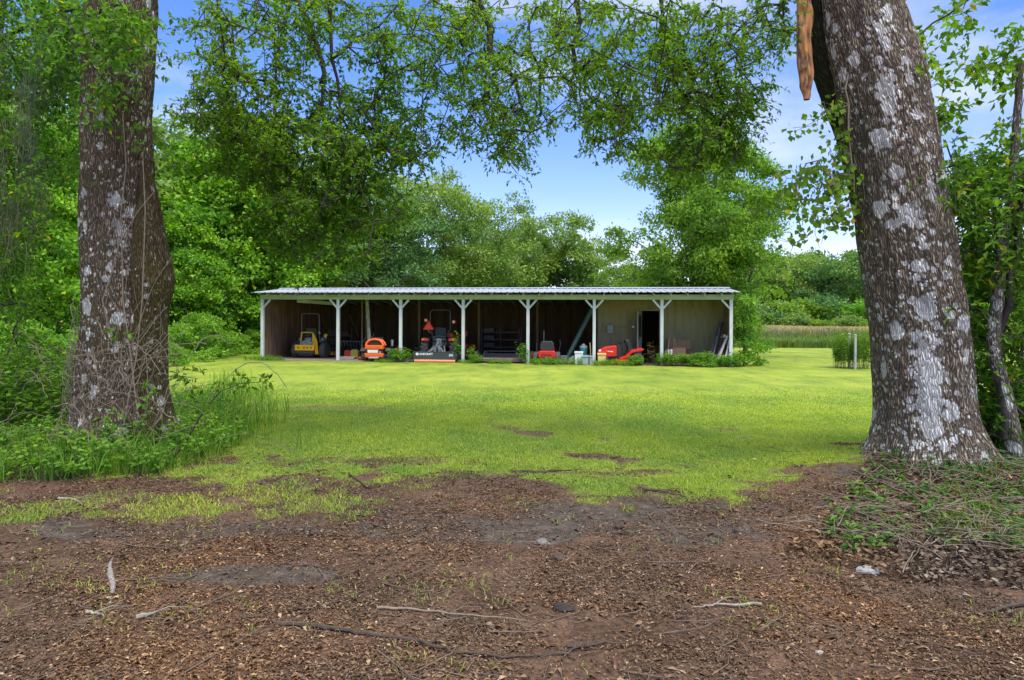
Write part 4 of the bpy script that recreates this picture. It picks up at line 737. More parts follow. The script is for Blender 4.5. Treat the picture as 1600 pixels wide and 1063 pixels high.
n = 16000; P = band(n, [(1230, 860), (1290, 800), (1370, 735), (1560, 735), (1800, 740), (1850, 940), (1600, 920), (1400, 900)], 4.0, 8.5); P[:, 2] += rng.uniform(0, .07, n); a = rng.uniform(0, 6.28, n)
Ln = rng.uniform(.02, .06, n); tag(link('mound_leaves', npmesh('mound_leaves', *leaf_arrays(P, np.stack([np.cos(a), np.sin(a), rng.normal(0, .3, n)], 1), nrm(rng.normal(size=(n, 3))*.5+np.array([0, 0, 1.])), Ln, Ln*.5)), L_litter), 'brown dead leaves piled on the mound of the right oak', 'leaf litter', kind='stuff')
M_lichs = mat('lichen_stick', (.26, .24, .18), .9, var=.4, scale=30)
def stick(pp, r, label, M=M_stick, lift=.012, name='stick', fork=None):
    pts = []
    for x_, y_ in pp: g = gxy(x_, y_); pts.append((g[0], g[1], float(gz(*g))+lift))
    d = []      # resample with wobble
    for i in range(len(pts)-1):
        for j in range(5): t = j/5; p = Vector(pts[i]).lerp(Vector(pts[i+1]), t); d.append(p+Vector((random.gauss(0, .006), random.gauss(0, .006), abs(random.gauss(0, .003)))))
    d.append(Vector(pts[-1])); rs = [r*(1-.75*i/(len(d)-1)) for i in range(len(d))]; c = d[0].copy(); b_ = MB(); b_.tube([p-c for p in d], rs, 7)
    k = len(d)//2; b_.tube([d[k]-c, d[k]-c+Vector((.08, .05, .02)), d[k]-c+Vector((.17, .07, .01))], [rs[k]*.6, rs[k]*.4, .001], 5)
    o = b_.build(name, M, smooth=True); o.location = c; tag(o, label, name.split('_')[-1]); return o
stick([(432, 983), (500, 988), (560, 1000), (640, 1010), (670, 1020), (720, 1032), (790, 1040), (850, 1036), (925, 1018)], .013, 'long thin dark branch curving across the litter at the bottom of the yard', M_stick)
stick([(890, 1020), (920, 1017), (990, 1012)], .010, 'short grey stick continuing right of the long dark branch')
stick([(798, 740), (850, 742), (910, 736)], .016, 'reddish brown stick lying on the grass edge in the middle')
stick([(590, 958), (650, 962), (740, 972), (830, 978)], .008, 'faint straight twig in the litter above the long dark branch', M_dead)
stick([(1190, 945), (1120, 948), (1085, 952)], .009, 'pale stick on bare ground left of the right mound', M_lichs)
stick([(1635, 935), (1590, 942), (1530, 956)], .02, 'mossy branch lying in from the right edge', M_stick)
stick([(95, 782), (115, 784), (130, 791)], .012, 'short whitish stick near the left grass edge', M_lichs)
stick([(1005, 768), (1040, 772), (1080, 780)], .014, 'dark root like stick at the top of the bare soil', M_stick)
stick([(215, 975), (235, 970), (250, 965)], .014, 'small grey stick on the lower left litter', M_lichs)
stick([(138, 964), (150, 966), (165, 972)], .010, 'small pale stick left of the grey stick on the lower left litter', M_lichs)
stick([(545, 740), (575, 764), (582, 760)], .012, 'dark stick at the left end of the grass edge', M_stick)
# root surfacing at the left
b_ = MB(); rp = [(178, 872), (173, 888), (175, 905), (179, 920), (174, 948)]; pts = [(gxy(*p)[0], gxy(*p)[1], float(gz(*gxy(*p)))) for p in rp]; c = Vector(pts[2]); b_.tube([Vector(p)-c for p in pts], [.006, .014, .020, .016, .006], 9)
o = b_.build('tree_root', mat('root_wood', (.24, .21, .19), .9, var=.4, scale=20, bump=.6), smooth=True); o.location = c; tag(o, 'grey white tree root breaking through the litter on the left', 'root')
# lichen covered fallen stems leaning on the mound
def stick3(pp, r, label, Y0, Y1):
    n = len(pp); pts = [Vector(at(x_, y_, Y0+(Y1-Y0)*i/(n-1))) for i, (x_, y_) in enumerate(pp)]; c = pts[0].copy(); b_ = MB(); b_.tube([p-c for p in pts], [r*(1-.5*i/(n-1)) for i in range(n)], 8); o = b_.build('fallen_branch', M_lichs, smooth=True); o.location = c; tag(o, label, 'branch')
stick3([(1492, 742), (1488, 775), (1478, 790), (1480, 815), (1485, 835)], .022, 'lichen covered stick propped upright against the mound of the right oak', 6.6, 5.8)
stick3([(1478, 760), (1520, 765), (1560, 763), (1605, 762)], .024, 'lichen covered branch lying level from the right oak to the right edge', 6.7, 6.9)
# small stones, cones, scraps
def lump(px, py, r, M, name, label, cat, sq=.5):
    g = gxy(px, py); d = rdir(1)[0]; import bmesh
    b = bmesh.new(); bmesh.ops.create_icosphere(b, subdivisions=3, radius=1)
    for v in b.verts:
        k = 1+.5*(float(n3(np.array(v.co)*1.8+px))-.5)+.25*(float(n3(np.array(v.co)*5+px))-.5); v.co = Vector((v.co.x*r*k, v.co.y*r*k*.7, v.co.z*r*k*sq))
    me = bpy.data.meshes.new(name); b.to_mesh(me); b.free(); o = link(name, me, M); o.location = (g[0], g[1], float(gz(*g))+r*sq*.4); tag(o, label, cat); return o
M_white = mat('bleached_scrap', (.30, .29, .27), .9, var=.2, scale=30); M_bk = mat('dark_wood', (.03, .022, .02), .9, var=.5, scale=40, bump=.8)
lump(1358, 888, .075, M_white, 'white_rock', 'crumbly white rock beside the seedlings on the right mound', 'rock', .4)
lump(1283, 1022, .022, M_white, 'white_scrap', 'tiny white scrap on the litter near the bottom right', 'scrap', .4)
lump(882, 955, .06, M_bk, 'wood_chunk', 'black chunk of wood on the litter in the lower middle', 'wood', .4)
lump(876, 875, .045, M_stick, 'pine_cone', 'brown cone shaped lump above the black chunk of wood', 'cone', .45)
lump(848, 850, .045, mat('grey_stone', (.17, .155, .14), .9, var=.3, scale=30), 'stone', 'grey stone on the bare soil above the brown lump', 'stone', .5)
lump(762, 836, .05, M_stick, 'bark_piece', 'flat piece of bark on the bare soil left of the grey stone', 'bark', .2)

P = band(900, [(1480, 735), (1500, 690), (1560, 680), (1900, 680), (1900, 740)], 7.6, 12); (lf, sm) = herbs(P, .7, .085, 14); o = link('edge_scrub', npmesh('edge_scrub', *lf), L_left); tag(o, 'leafy scrub between the leaning oak and the slim crooked tree', 'scrub', kind='stuff'); link('stems', npmesh('stems', *sm), M_twig, o)
# ------------------------------------------------------------ open shed
TH = R(8.05); SX, SY = -10.23, 28.0
def SH(s, d, z=0): return (SX+s*math.cos(TH)+d*math.sin(TH), SY-s*math.sin(TH)+d*math.cos(TH), z)
M_post = mat('weathered_white_paint', (.55, .58, .58), .7, var=.12, scale=5, c2=(.30, .29, .24), c2pos=(.6, .8), stretch=(1, 1, .3), bump=.3)
M_beam = mat('pale_green_board', (.36, .41, .33), .75, var=.15, scale=3, c2=(.2, .22, .15), c2pos=(.55, .85), stretch=(.3, 1, 1), bump=.3)
M_roof = mat('galvanised_roof', (.30, .325, .375), .55, metal=.1, var=.1, scale=1.2, c2=(.23, .225, .24), c2pos=(.6, .8))
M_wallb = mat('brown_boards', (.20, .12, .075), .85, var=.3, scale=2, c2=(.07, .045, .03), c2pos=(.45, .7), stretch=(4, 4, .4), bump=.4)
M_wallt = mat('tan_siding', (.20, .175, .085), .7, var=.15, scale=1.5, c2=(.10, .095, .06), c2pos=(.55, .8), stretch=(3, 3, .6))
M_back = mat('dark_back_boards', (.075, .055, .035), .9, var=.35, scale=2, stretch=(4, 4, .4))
M_conc = mat('dirty_concrete', (.24, .18, .15), .9, var=.2, scale=3, bump=.4)
M_pole = mat('pale_green_pole', (.20, .22, .12), .8, var=.3, scale=6, c2=(.36, .37, .30), c2pos=(.5, .6), stretch=(1, 1, .4))
M_brownp = mat('brown_post_wood', (.13, .09, .05), .85, var=.3, scale=6, stretch=(1, 1, .3))
M_black = mat('black_plastic', (.018, .018, .02), .5, var=.3); M_dgrey = mat('dark_grey_metal', (.06, .065, .075), .45, metal=.3, var=.25)
M_grey = mat('grey_metal', (.30, .31, .33), .45, metal=.4, var=.2); M_rubber = mat('tyre_rubber', (.07, .067, .065), .85, var=.4, scale=12, c2=(.09, .075, .06), c2pos=(.5, .8))
M_yel = mat('yellow_paint', (.75, .40, .015), .4, var=.08, scale=8, c2=(.4, .22, .03), c2pos=(.7, .85)); M_org = mat('orange_paint', (.75, .11, .012), .35, var=.08, scale=8)
M_redp = mat('red_paint', (.62, .018, .014), .3, var=.08, scale=8); M_redd = mat('dull_red_paint', (.42, .03, .02), .5, var=.2); M_whitep = mat('white_plastic', (.68, .70, .70), .5, var=.1)
M_smv = mat('reflective_orange_red', (.95, .06, .005), .45, var=.03); M_lampw = mat('lamp_lens', (.75, .55, .42), .3, var=.1); M_lampr = mat('red_lens', (.6, .05, .015), .25, var=.1); M_ambr = mat('amber_lens', (.85, .25, .03), .25, var=.1)
M_coral = mat('faded_orange_paint', (.80, .22, .10), .5, var=.15, scale=4, c2=(.8, .42, .24), c2pos=(.5, .8), stretch=(1, 1, 4)); M_teal = mat('teal_plastic', (.012, .13, .16), .4, var=.15); M_bin = mat('grey_green_bin', (.28, .34, .34), .6, var=.12)
M_bag = mat('yellow_tub', (.68, .50, .16), .6, var=.12, scale=7, c2=(.45, .33, .12), c2pos=(.6, .8)); M_card = mat('cardboard', (.32, .20, .12), .85, var=.12, scale=4); M_dbrown = mat('dark_brown_board', (.20, .13, .08), .8, var=.25)
M_auger = mat('dark_green_metal', (.025, .06, .055), .5, var=.3, scale=5, c2=(.25, .27, .2), c2pos=(.68, .74)); M_pinkw = mat('pale_plank', (.48, .40, .36), .8, var=.2, scale=10); M_silver = mat('silver_tin', (.5, .55, .62), .3, metal=.6)
sh = empty('open_shed', (SX, SY, 0), -TH, 'long open fronted pole shed with white posts and a corrugated metal roof', 'shed')
posts = [0, 3.25, 5.86, 8.40, 10.96, 13.51, 16.04, 18.56]
for i, s in enumerate(posts):
    MB().box(s-.058, s+.058, -.058, .058, -.05, 2.478).build('post', M_post, sh, .006)
    for sg in (-1, 1):
        if (i == 0 and sg < 0) or (i == 7 and sg > 0): continue
        MB().beam((s+sg*.055, -.02, 2.16), (s+sg*.34, -.02, 2.475), .05, .07).build('brace', M_post, sh)
MB().box(-.09, 18.65, -.065, -.025, 2.48, 2.67).box(-.09, 18.65, .03, .065, 2.48, 2.66).build('front_beam', M_beam, sh, .004)
b_ = MB()
for k in range(30):
    x = .35+k*.615; b_.beam((x, -.36, 2.655), (x, 2.0, 2.92), .045, .09); b_.beam((x, 2.02, 2.92), (x, 6.4, 2.44), .045, .09)
b_.build('rafters', M_beam, sh)
def roofsheet(x0, x1, ya, za, yb, zb):
    xs = [x0]; x = x0
    prof = []
    while x < x1:
        prof += [(x, 0), (x+.10, 0), (x+.125, .022), (x+.150, .022), (x+.175, 0)]; x += .24
    prof = [p for p in prof if p[0] < x1]+[(x1, 0)]; n = len(prof); V = []; nyy = 8
    for j in range(nyy):
        t = j/(nyy-1); V += [(p[0], ya+(yb-ya)*t, za+(zb-za)*t+p[1]) for p in prof]
    V2 = [(v[0], v[1], v[2]-.006) for v in V]; m = len(V); F = [(j*n+i, j*n+i+1, (j+1)*n+i+1, (j+1)*n+i) for j in range(nyy-1) for i in range(n-1)]
    F2 = [tuple(q+m for q in f[::-1]) for f in F]; E = [(i, m+i, m+i+1, i+1) for i in range(n-1)]
    return V+V2, F+F2+E
b_ = MB(); b_.add(*roofsheet(-.25, 18.83, -.5, 2.742, 1.99, 2.992)); b_.add(*roofsheet(-.25, 18.83, 6.75, 2.50, 2.01, 2.992)); b_.build('roof', M_roof, sh)
MB().prism([(1.83, 3.0), (2.0, 3.04), (2.17, 3.0), (2.17, 3.015), (2.0, 3.055), (1.83, 3.015)], -.26, 18.84, 'x').build('ridge_cap', M_roof, sh)
b_ = MB(); b_.box(-.25, -.21, -.48, 2.0, 2.66, 2.70); b_ = MB()
def boards(x0, x1, y, z0, z1, w_, along='x', th=.03, gap=.012, seed=1):
    r_ = random.Random(seed); b = MB(); x = x0
    while x < x1-.02:
        ww = min(w_*r_.uniform(.85, 1.15), x1-x); dd = r_.uniform(0, .022); zz = z1-r_.uniform(0, .02)
        if along == 'x': b.box(x, x+ww-gap, y+dd, y+th+dd, z0, zz)
        else: b.box(y+dd, y+th+dd, x, x+ww-gap, z0, zz)
        x += ww
    return b
# side wall tops follow the roof: boards up to the eaves, gable filled by a sloped panel
boards(.07, 6.4, -.03, 0, 2.60, .2, 'y', seed=3).build('left_wall', M_wallb, sh)
boards(.07, 6.4, 18.54, 0, 2.60, .2, 'y', seed=4).build('right_wall', M_wallb, sh)
MB().prism([(.07, 2.60), (6.4, 2.60), (6.4, 2.50), (6.4, 2.62), (2.0, 2.96), (.07, 2.76)], -.03, -.005, 'x').build('gable_board', M_wallb, sh); MB().prism([(.07, 2.60), (6.4, 2.60), (6.4, 2.62), (2.0, 2.96), (.07, 2.76)], 18.56, 18.585, 'x').build('gable_board', M_wallb, sh)
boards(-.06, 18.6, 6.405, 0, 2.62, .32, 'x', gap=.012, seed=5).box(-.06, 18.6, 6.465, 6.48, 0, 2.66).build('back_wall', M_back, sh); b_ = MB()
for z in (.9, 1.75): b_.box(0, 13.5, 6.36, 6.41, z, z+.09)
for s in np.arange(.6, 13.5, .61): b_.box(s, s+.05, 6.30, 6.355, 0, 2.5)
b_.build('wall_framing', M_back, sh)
# tool room in the last two bays: ribbed tan siding with an open door
b_ = MB()
def ribbed(b, x0, x1, y, z0, z1):
    x = x0
    while x < x1-.001:
        e = min(x+.30, x1); b.box(x, e, y, y+.02, z0, z1)
        if e-x > .29: b.box(e-.05, e-.015, y-.018, y-.0005, z0, z1)
        x = e
ribbed(b_, 13.62, 15.30, 1.4, 0, 2.72); ribbed(b_, 16.10, 18.53, 1.4, 0, 2.72); b_.box(15.30, 16.10, 1.4, 1.42, 2.10, 2.72); b_.build('tool_room_wall', M_wallt, sh)
boards(1.43, 6.4, 13.60, 0, 2.5, .2, 'y', seed=9).build('tool_room_side', M_wallb, sh)
b_ = MB(); b_.box(15.30, 15.37, 1.34, 1.44, 0, 2.08); b_.box(16.04, 16.10, 1.34, 1.44, 0, 2.08); b_.box(15.28, 16.12, 1.335, 1.445, 2.08, 2.15); b_.build('door_frame', mat('frame_grey_green', (.17, .18, .13), .6), sh)
MD = Matrix.Translation((15.34, 1.33, 0)) @ Matrix.Rotation(R(-104), 4, 'Z'); MDp = mat('door_paint', (.20, .21, .18), .6)
dr = MB().box(0, .72, -.02, .02, .05, 2.05, MD).build('door', MDp, sh, .004); MB().box(.1, .62, .022, .03, 1.05, 1.9, MD).build('door_glass', M_black, dr); MB().box(.62, .68, .021, .07, .95, 1.05, MD).build('handle', M_black, dr)
eb = MB().box(14.0, 14.24, 1.28, 1.378, 1.17, 1.52).build('electric_box', mat('box_grey_green', (.16, .20, .18), .5), sh, .01); MB().tube([(14.12, 1.36, 1.17), (14.12, 1.36, .2)], .014, 8).tube([(14.0, 1.36, 1.25), (13.72, 1.36, 1.28)], .012, 8).tube([(13.7, 1.35, 1.27), (13.7, 1.35, 1.36)], .03, 8).tube([(14.26, 1.36, 1.44), (15.0, 1.36, 1.44), (15.0, 1.36, .3)], .010, 8).build('conduit', mat('conduit_grey', (.2, .21, .19), .5), eb)
MB().box(14.98, 15.06, 1.33, 1.375, 1.40, 1.48).build('socket', M_whitep, eb)
for s, dd in ((3.2, 3.4), (5.86, 2.7), (8.4, 3.3), (10.96, 3.5)): MB().box(s-.05, s+.05, dd-.05, dd+.05, 0, 2.72).build('inner_post', M_brownp, sh)
MB().box(0, 13.6, 3.25, 3.35, 2.62, 2.78).build('inner_beam', M_brownp, sh)
MB().beam((1.4, .2, 2.43), (2.4, 1.7, 2.36), .04, .14).build('loose_board', M_beam, sh)
MB().box(.03, 6.2, -.18, 6.4, -.05, .035).build('floor_slab', M_conc, sh, .01)
MB().box(6.2, 18.5, .1, 6.4, -.05, .012).build('dirt_floor', mat('dirt_floor', (.10, .07, .05), .95, bump=.5), sh)
# ------------------------------------------------------------ helper builders for machines
def put(root, s, d, rz=0): root.location = SH(s, d, 0); root.rotation_euler = (0, 0, -TH+rz); return root
def s_of(px, d):
    k = (px-800)/FP; return (k*(SY+d*math.cos(TH))-SX-d*math.sin(TH))/(math.cos(TH)+k*math.sin(TH))
def wheel(par, x, y, Rr, w_, rimM, lug=0, side=1, z=None, rimr=.5, name='wheel'):
    z = Rr if z is None else z; h = w_/2; b = MB(); b.lathe([(-h*.8, Rr*rimr), (-h, Rr*.72), (-h*.9, Rr*.93), (-h*.5, Rr), (h*.5, Rr), (h*.9, Rr*.93), (h, Rr*.72), (h*.8, Rr*rimr)], (x, y, z), 'x', 28)
    if lug:
        n = lug
        for i in range(n):
            for sg in (-1, 1):
                a = 2*math.pi*(i+(.5 if sg > 0 else 0))/n; M = Matrix.Translation((x, y, z)) @ Matrix.Rotation(a, 4, 'X') @ Matrix.Translation((sg*h*.48, 0, Rr)) @ Matrix.Rotation(sg*.75, 4, 'Z')
                b.box(-h*.55, h*.55, -.022, .022, -.02, .035, M)
    o = b.build(name, M_rubber, par, smooth=not lug); c = MB()
    c.lathe([(-h*.55, Rr*rimr*1.02), (-h*.2, Rr*rimr*.9), (-h*.2, Rr*.15), (h*.2, Rr*.15), (h*.2, Rr*rimr*.9), (h*.55, Rr*rimr*1.02)], (x, y, z), 'x', 24); c.lathe([(-h*.7, .03), (h*.7, .03)], (x, y, z), 'x', 12)
    c.build('rim', rimM, o, smooth=True); return o
# ---- yellow zero turn mower
ym = put(empty('riding_mower', label='x', cat='mower'), s_of(485, 1.5), 1.6); ym['label'] = 'yellow riding mower with a tall roll bar in the leftmost bay'
for sx in (-1, 1):
    wheel(ym, sx*.62, -.05, .345, .25, M_grey, lug=0); wheel(ym, sx*.45, 1.35, .17, .13, M_dgrey)
    MB().prism([(-.22, .70), (-.05, .77), (.3, .78), (.5, .66), (.5, .62), (.28, .74), (-.05, .73), (-.22, .67)], sx*.58-.12, sx*.58+.12, 'x', .95).build('fender', M_dgrey, ym, .02)
b_ = MB(); b_.prism([(-.46, .36), (.40, .36), (.40, .60), (-.46, .60)], -.62, -.57, 'y'); gb = b_.build('rear_guard', M_yel, ym, .012)
for x in (-.30, .10, .27): MB().lathe([(-.625, .035), (-.619, .035)], (x, 0, .48), 'y', 12).build('guard_hole', M_black, gb)
MB().prism([(-.09, .44), (.01, .44), (.01, .53), (-.09, .53)], -.628, -.621, 'y').build('badge', mat('badge_orange', (.45, .17, .02), .5), gb)
MB().box(-.42, .36, -.60, -.52, .22, .33).box(-.36, .3, -.5, -.3, .12, .4).build('hitch_bar', M_dgrey, ym, .015)
MB().tube([(-.30, -.40, .6), (-.28, -.36, 1.02), (-.22, -.34, 1.12), (.20, -.34, 1.12), (.27, -.36, 1.02), (.36, -.42, .55), (.40, -.45, .2)], .028, 10).prism([(.22, .55), (.36, .40), (.42, .2), (.48, .2), (.44, .75), (.28, 1.1), (.22, 1.1)], -.40, -.34, 'y').build('engine_frame', M_yel, ym, smooth=True)
b_ = MB(); b_.box(-.25, .22, -.42, .0, .45, .72); b_.lathe([(.70, .19), (.86, .19), (.90, .14)], (-.02, -.2, 0), 'z', 20); b_.tube([(-.25, -.42, .70), (.0, -.46, .76), (.22, -.42, .66)], .05, 10); b_.lathe([(-.28, .08), (.2, .08)], (0, -.44, .62), 'x', 14); b_.build('engine', M_grey, ym, .012)
MB().lathe([(.72, .10), (.98, .10), (1.0, .07)], (.05, -.05, 0), 'z', 16).build('air_filter', M_black, ym)
for sx in (-1, 1): MB().prism([(-.12, .66), (.35, .62), (.30, .93), (-.02, .90)], sx*.50-.085, sx*.50+.085, 'x', .9).build('fuel_tank', mat('tank_blue_grey', (.13, .15, .18), .5), ym, .03)
MB().tube([(-.40, -.05, .7), (-.40, -.08, 1.1), (-.40, -.1, 1.80), (-.385, -.1, 1.87), (-.33, -.1, 1.92), (.33, -.1, 1.92), (.385, -.1, 1.87), (.40, -.1, 1.80), (.40, -.08, 1.1), (.40, -.05, .7)], .027, 12).build('roll_bar', mat('rollbar_grey', (.10, .105, .10), .4), ym, smooth=True)
for sx in (-1, 1): MB().lathe([(1.05, .045), (1.10, .05), (1.14, .045)], (sx*.40, -.08, 0), 'z', 12).build('roll_bar_clamp', M_grey, ym)
MB().prism([(.0, .85), (.55, .85), (.55, .98), (.14, 1.0), (.05, 1.30), (-.04, 1.30), (-.04, .9)], -.25, .25, 'x', .95).build('seat', mat('dark_green_seat', (.03, .05, .035), .6), ym, .03)
[MB().tube([(q*.28, .35, .8), (q*.30, .5, 1.1), (q*.15, .55, 1.15)], .015, 8).build('lap_bar', M_black, ym) for q in (-1, 1)]
MB().box(-.75, .75, .5, 1.15, .10, .26).build('mower_deck', M_yel, ym, .03)
MB().prism([(.5, .95), (.62, .85), (.68, 1.02), (.58, 1.08)], .1, .14, 'y').build('side_lever', M_yel, ym)
# ---- orange garden mower
om = put(empty('riding_mower', label='orange compact riding mower with an arched rear hood, seen from behind beside the third post', cat='mower'), s_of(588, 0), .0, R(4))
om['label'] = 'small orange riding mower with an arched rear hood beside the pale green pole'
wheel(om, -.50, .15, .23, .20, M_grey); wheel(om, .50, .15, .23, .20, mat('rim_tan', (.3, .27, .24), .6)); wheel(om, -.4, 1.35, .17, .13, M_grey); wheel(om, .42, 1.35, .17, .13, M_grey)
MB().prism([(-.36, .18), (.36, .18), (.40, .34), (-.40, .34)], -.34, -.22, 'y').prism([(-.38, .50), (.38, .50), (.36, .64), (.28, .66), (-.28, .66), (-.36, .64)], -.34, -.1, 'y').build('rear_body', M_org, om, .025)
MB().box(-.35, .35, -.30, -.1, .33, .51).build('rear_panel', M_black, om); MB().prism([(-.25, .36), (.15, .36), (.17, .48), (-.27, .48)], -.325, -.305, 'y').build('rear_sign', M_whitep, om); MB().box(.2, .28, -.325, -.305, .34, .42).build('reflector', M_grey, om)
ar = [(-.34, -.28, .64), (-.31, -.26, .76), (-.20, -.24, .86), (0, -.23, .895), (.20, -.24, .86), (.31, -.26, .76), (.36, -.28, .64)]
MB().tube(ar, [.045]*7, 10).tube([(p[0]*1.0, p[1]+.35, p[2]*.99) for p in ar], [.045]*7, 10).build('hood_arch', M_org, om, smooth=True)
MB().prism([(-.30, .64), (.30, .64), (.27, .75), (.17, .83), (-.17, .83), (-.27, .75)], -.22, .12, 'y').build('engine_cover', M_black, om, .02)
MB().lathe([(.60, .05), (.84, .06), (.86, .04)], (.5, .6, 0), 'z', 12).build('lever_grip', M_silver, om)
MB().prism([(.2, .50), (.75, .50), (.75, .62), (.30, .62), (.22, .98), (.12, .98)], -.25, .25, 'x', .95).build('seat', M_black, om, .03)
for sx in (-1, 1): MB().prism([(-.15, .44), (.0, .55), (.55, .50), (.9, .25), (.85, .22), (.4, .40), (-.15, .40)], sx*.5-.12, sx*.5+.12, 'x').build('fender', M_dgrey, om, .02)
MB().box(-.62, .66, .65, 1.25, .10, .24).build('mower_deck', M_org, om, .03); MB().prism([(.7, .22), (1.1, .22), (1.3, .42), (1.2, .55), (.9, .5)], .52, .64, 'x').build('side_guard', M_redd, om, .02)
MB().box(-.35, .35, -.28, .9, .16, .24).lathe([(-.2, .04), (.2, .04)], (0, -.36, .16), 'x', 12).build('chassis', M_grey, om, .01)
# red scrap by its left wheel
t_ = put(empty('drain_spout', label='small faded red spout lying on the ground left of the orange mower', cat='spout'), s_of(567, .1), .05); MB().tube([(-.12, 0, .12), (0, 0, .10), (.10, -.03, .05)], [.09, .08, .05], 12).build('pipe', M_redd, t_, smooth=True); MB().lathe([(.07, .1), (.10, .1)], (-.1, 0, .06), 'x', 14).build('rim', M_redd, t_)
# ---- tractor
tr = put(empty('tractor', label='tractor with roll bar and orange red warning triangle behind the black grader blade', cat='tractor'), s_of(682.5, .3), 1.0)
for sx in (-1, 1):
    wheel(tr, sx*.60, 0, .47, .30, M_redd, lug=18, rimr=.55); wheel(tr, sx*.5, 1.65, .30, .2, M_redd, lug=14)
    f_ = MB().prism([(-.40, .80), (-.34, .93), (-.1, .99), (.35, .97), (.55, .80), (.5, .78), (.3, .91), (-.1, .93), (-.34, .80)], sx*.56-.17, sx*.56+.17, 'x').build('fender', M_black, tr, .01)
    MB().prism([(sx*.56-.14, .83), (sx*.56+.14, .83), (sx*.56+.13, .90), (sx*.56+.05, .945), (sx*.56-.05, .945), (sx*.56-.13, .90)], -.47, -.40, 'y').build('tail_light', M_lampr, tr, .01); MB().box(sx*.56+(.02 if sx > 0 else -.12), sx*.56+(.12 if sx > 0 else -.02), -.482, -.472, .85, .92).build('indicator', M_ambr, tr)
MB().tube([(-.33, -.1, .55), (-.33, -.12, 1.05), (-.36, -.13, 1.2), (-.42, -.13, 1.32), (-.42, -.13, 1.95), (-.40, -.13, 2.02), (-.34, -.13, 2.08), (.34, -.13, 2.08), (.40, -.13, 2.02), (.42, -.13, 1.95), (.42, -.13, 1.32), (.36, -.13, 1.2), (.33, -.12, 1.05), (.33, -.1, .55)], .028, 10).build('roll_bar', mat('rollbar_dark', (.035, .04, .045), .4), tr, smooth=True)
sm_ = MB().prism([(-.68, 1.27), (-.26, 1.27), (-.24, 1.30), (-.45, 1.64), (-.49, 1.64), (-.70, 1.30)], -.20, -.19, 'y').build('warning_triangle', mat('triangle_border', (.5, .02, .01), .5), tr); MB().prism([(-.64, 1.30), (-.30, 1.30), (-.47, 1.58)], -.21, -.202, 'y').build('triangle_centre', M_smv, sm_)
MB().tube([(-.42, -.14, 1.15), (-.47, -.18, 1.2), (-.47, -.18, 1.3)], .018, 8).build('bracket', M_grey, tr)
for sx, x, z in ((-1, -.58, 1.66), (1, .58, 1.60)):
    l_ = MB().lathe([(-.12, .05), (-.04, .09), (.0, .09)], (x, -.14, z), 'y', 16).build('lamp', M_lampr, tr); MB().lathe([(-.135, .035), (-.12, .055)], (x, -.14, z), 'y', 14).build('lens', M_lampw, l_); MB().tube([(sx*.42, -.13, 1.55), (x, -.12, z)], .014, 6).build('lamp_arm', M_black, tr)
MB().prism([(-.05, .85), (.45, .85), (.45, .97), (.10, 1.0), (.02, 1.38), (-.08, 1.38), (-.08, .9)], -.23, .23, 'x', .95).build('seat', mat('seat_dark', (.02, .022, .026), .6), tr, .03)
MB().box(-.2, .2, -.3, .9, .38, .78).box(-.28, .28, -.2, .5, .6, .8).tube([(-.28, -.28, .98), (0, -.30, 1.02), (.28, -.28, .98)], .03, 8).box(-.26, .26, -.26, -.2, .82, .96).build('body', M_dgrey, tr, .02)
MB().prism([(.9, .55), (2.1, .5), (2.1, .95), (1.9, 1.08), (.9, 1.15)], -.26, .26, 'x', .9).build('hood', M_org, tr, .03)
MB().lathe([(1.20, .19), (1.23, .19)], (0, .75, 0), 'z', 20).tube([(0, .95, .9), (0, .75, 1.2)], .02, 8).build('steering_wheel', M_black, tr)
for sx in (-1, 1): MB().beam((sx*.20, -.25, .62), (sx*.34, -.72, .34), .05, .07).build('lift_arm', M_grey, tr)
MB().beam((0, -.28, .88), (0, -.78, .60), .05, .05).beam((-.08, -.78, .36), (-.02, -.70, .62), .06, .07).beam((.16, -.78, .36), (.05, -.70, .62), .05, .06).build('top_link', M_grey, tr)
MB().lathe([(-.05, .05), (.05, .06)], (0, -.5, .72), 'x', 10).box(-.10, .1, -.34, -.28, .6, .92).build('hitch_casting', M_grey, tr, .01)
for sx in (-1, 1): MB().beam((sx*.42, .7, .9), (sx*.60, 2.5, .55), .08, .12).beam((sx*.42, .5, .55), (sx*.42, .7, .95), .08, .10).build('loader_arm', M_org if sx > 0 else M_redd, tr, .01)
MB().prism([(2.5, .05), (3.0, .02), (3.05, .06), (2.62, .12), (2.58, .5), (2.7, .62), (2.6, .64), (2.45, .5)], -.82, .95, 'x').build('loader_bucket', M_redd, tr, .01)
MB().prism([(.60, .86), (.90, 1.02), (.92, 1.2), (.86, 1.2), (.80, 1.05), (.60, .93)], .9, .98, 'y').build('side_handle', M_redd, tr)
wheel(tr, .93, -.1, .25, .12, M_redp, rimr=.6, name='side_wheel'); MB().tube([(.6, -.1, .47), (.93, -.1, .25)], .03, 8).build('stub_axle', M_dgrey, tr)
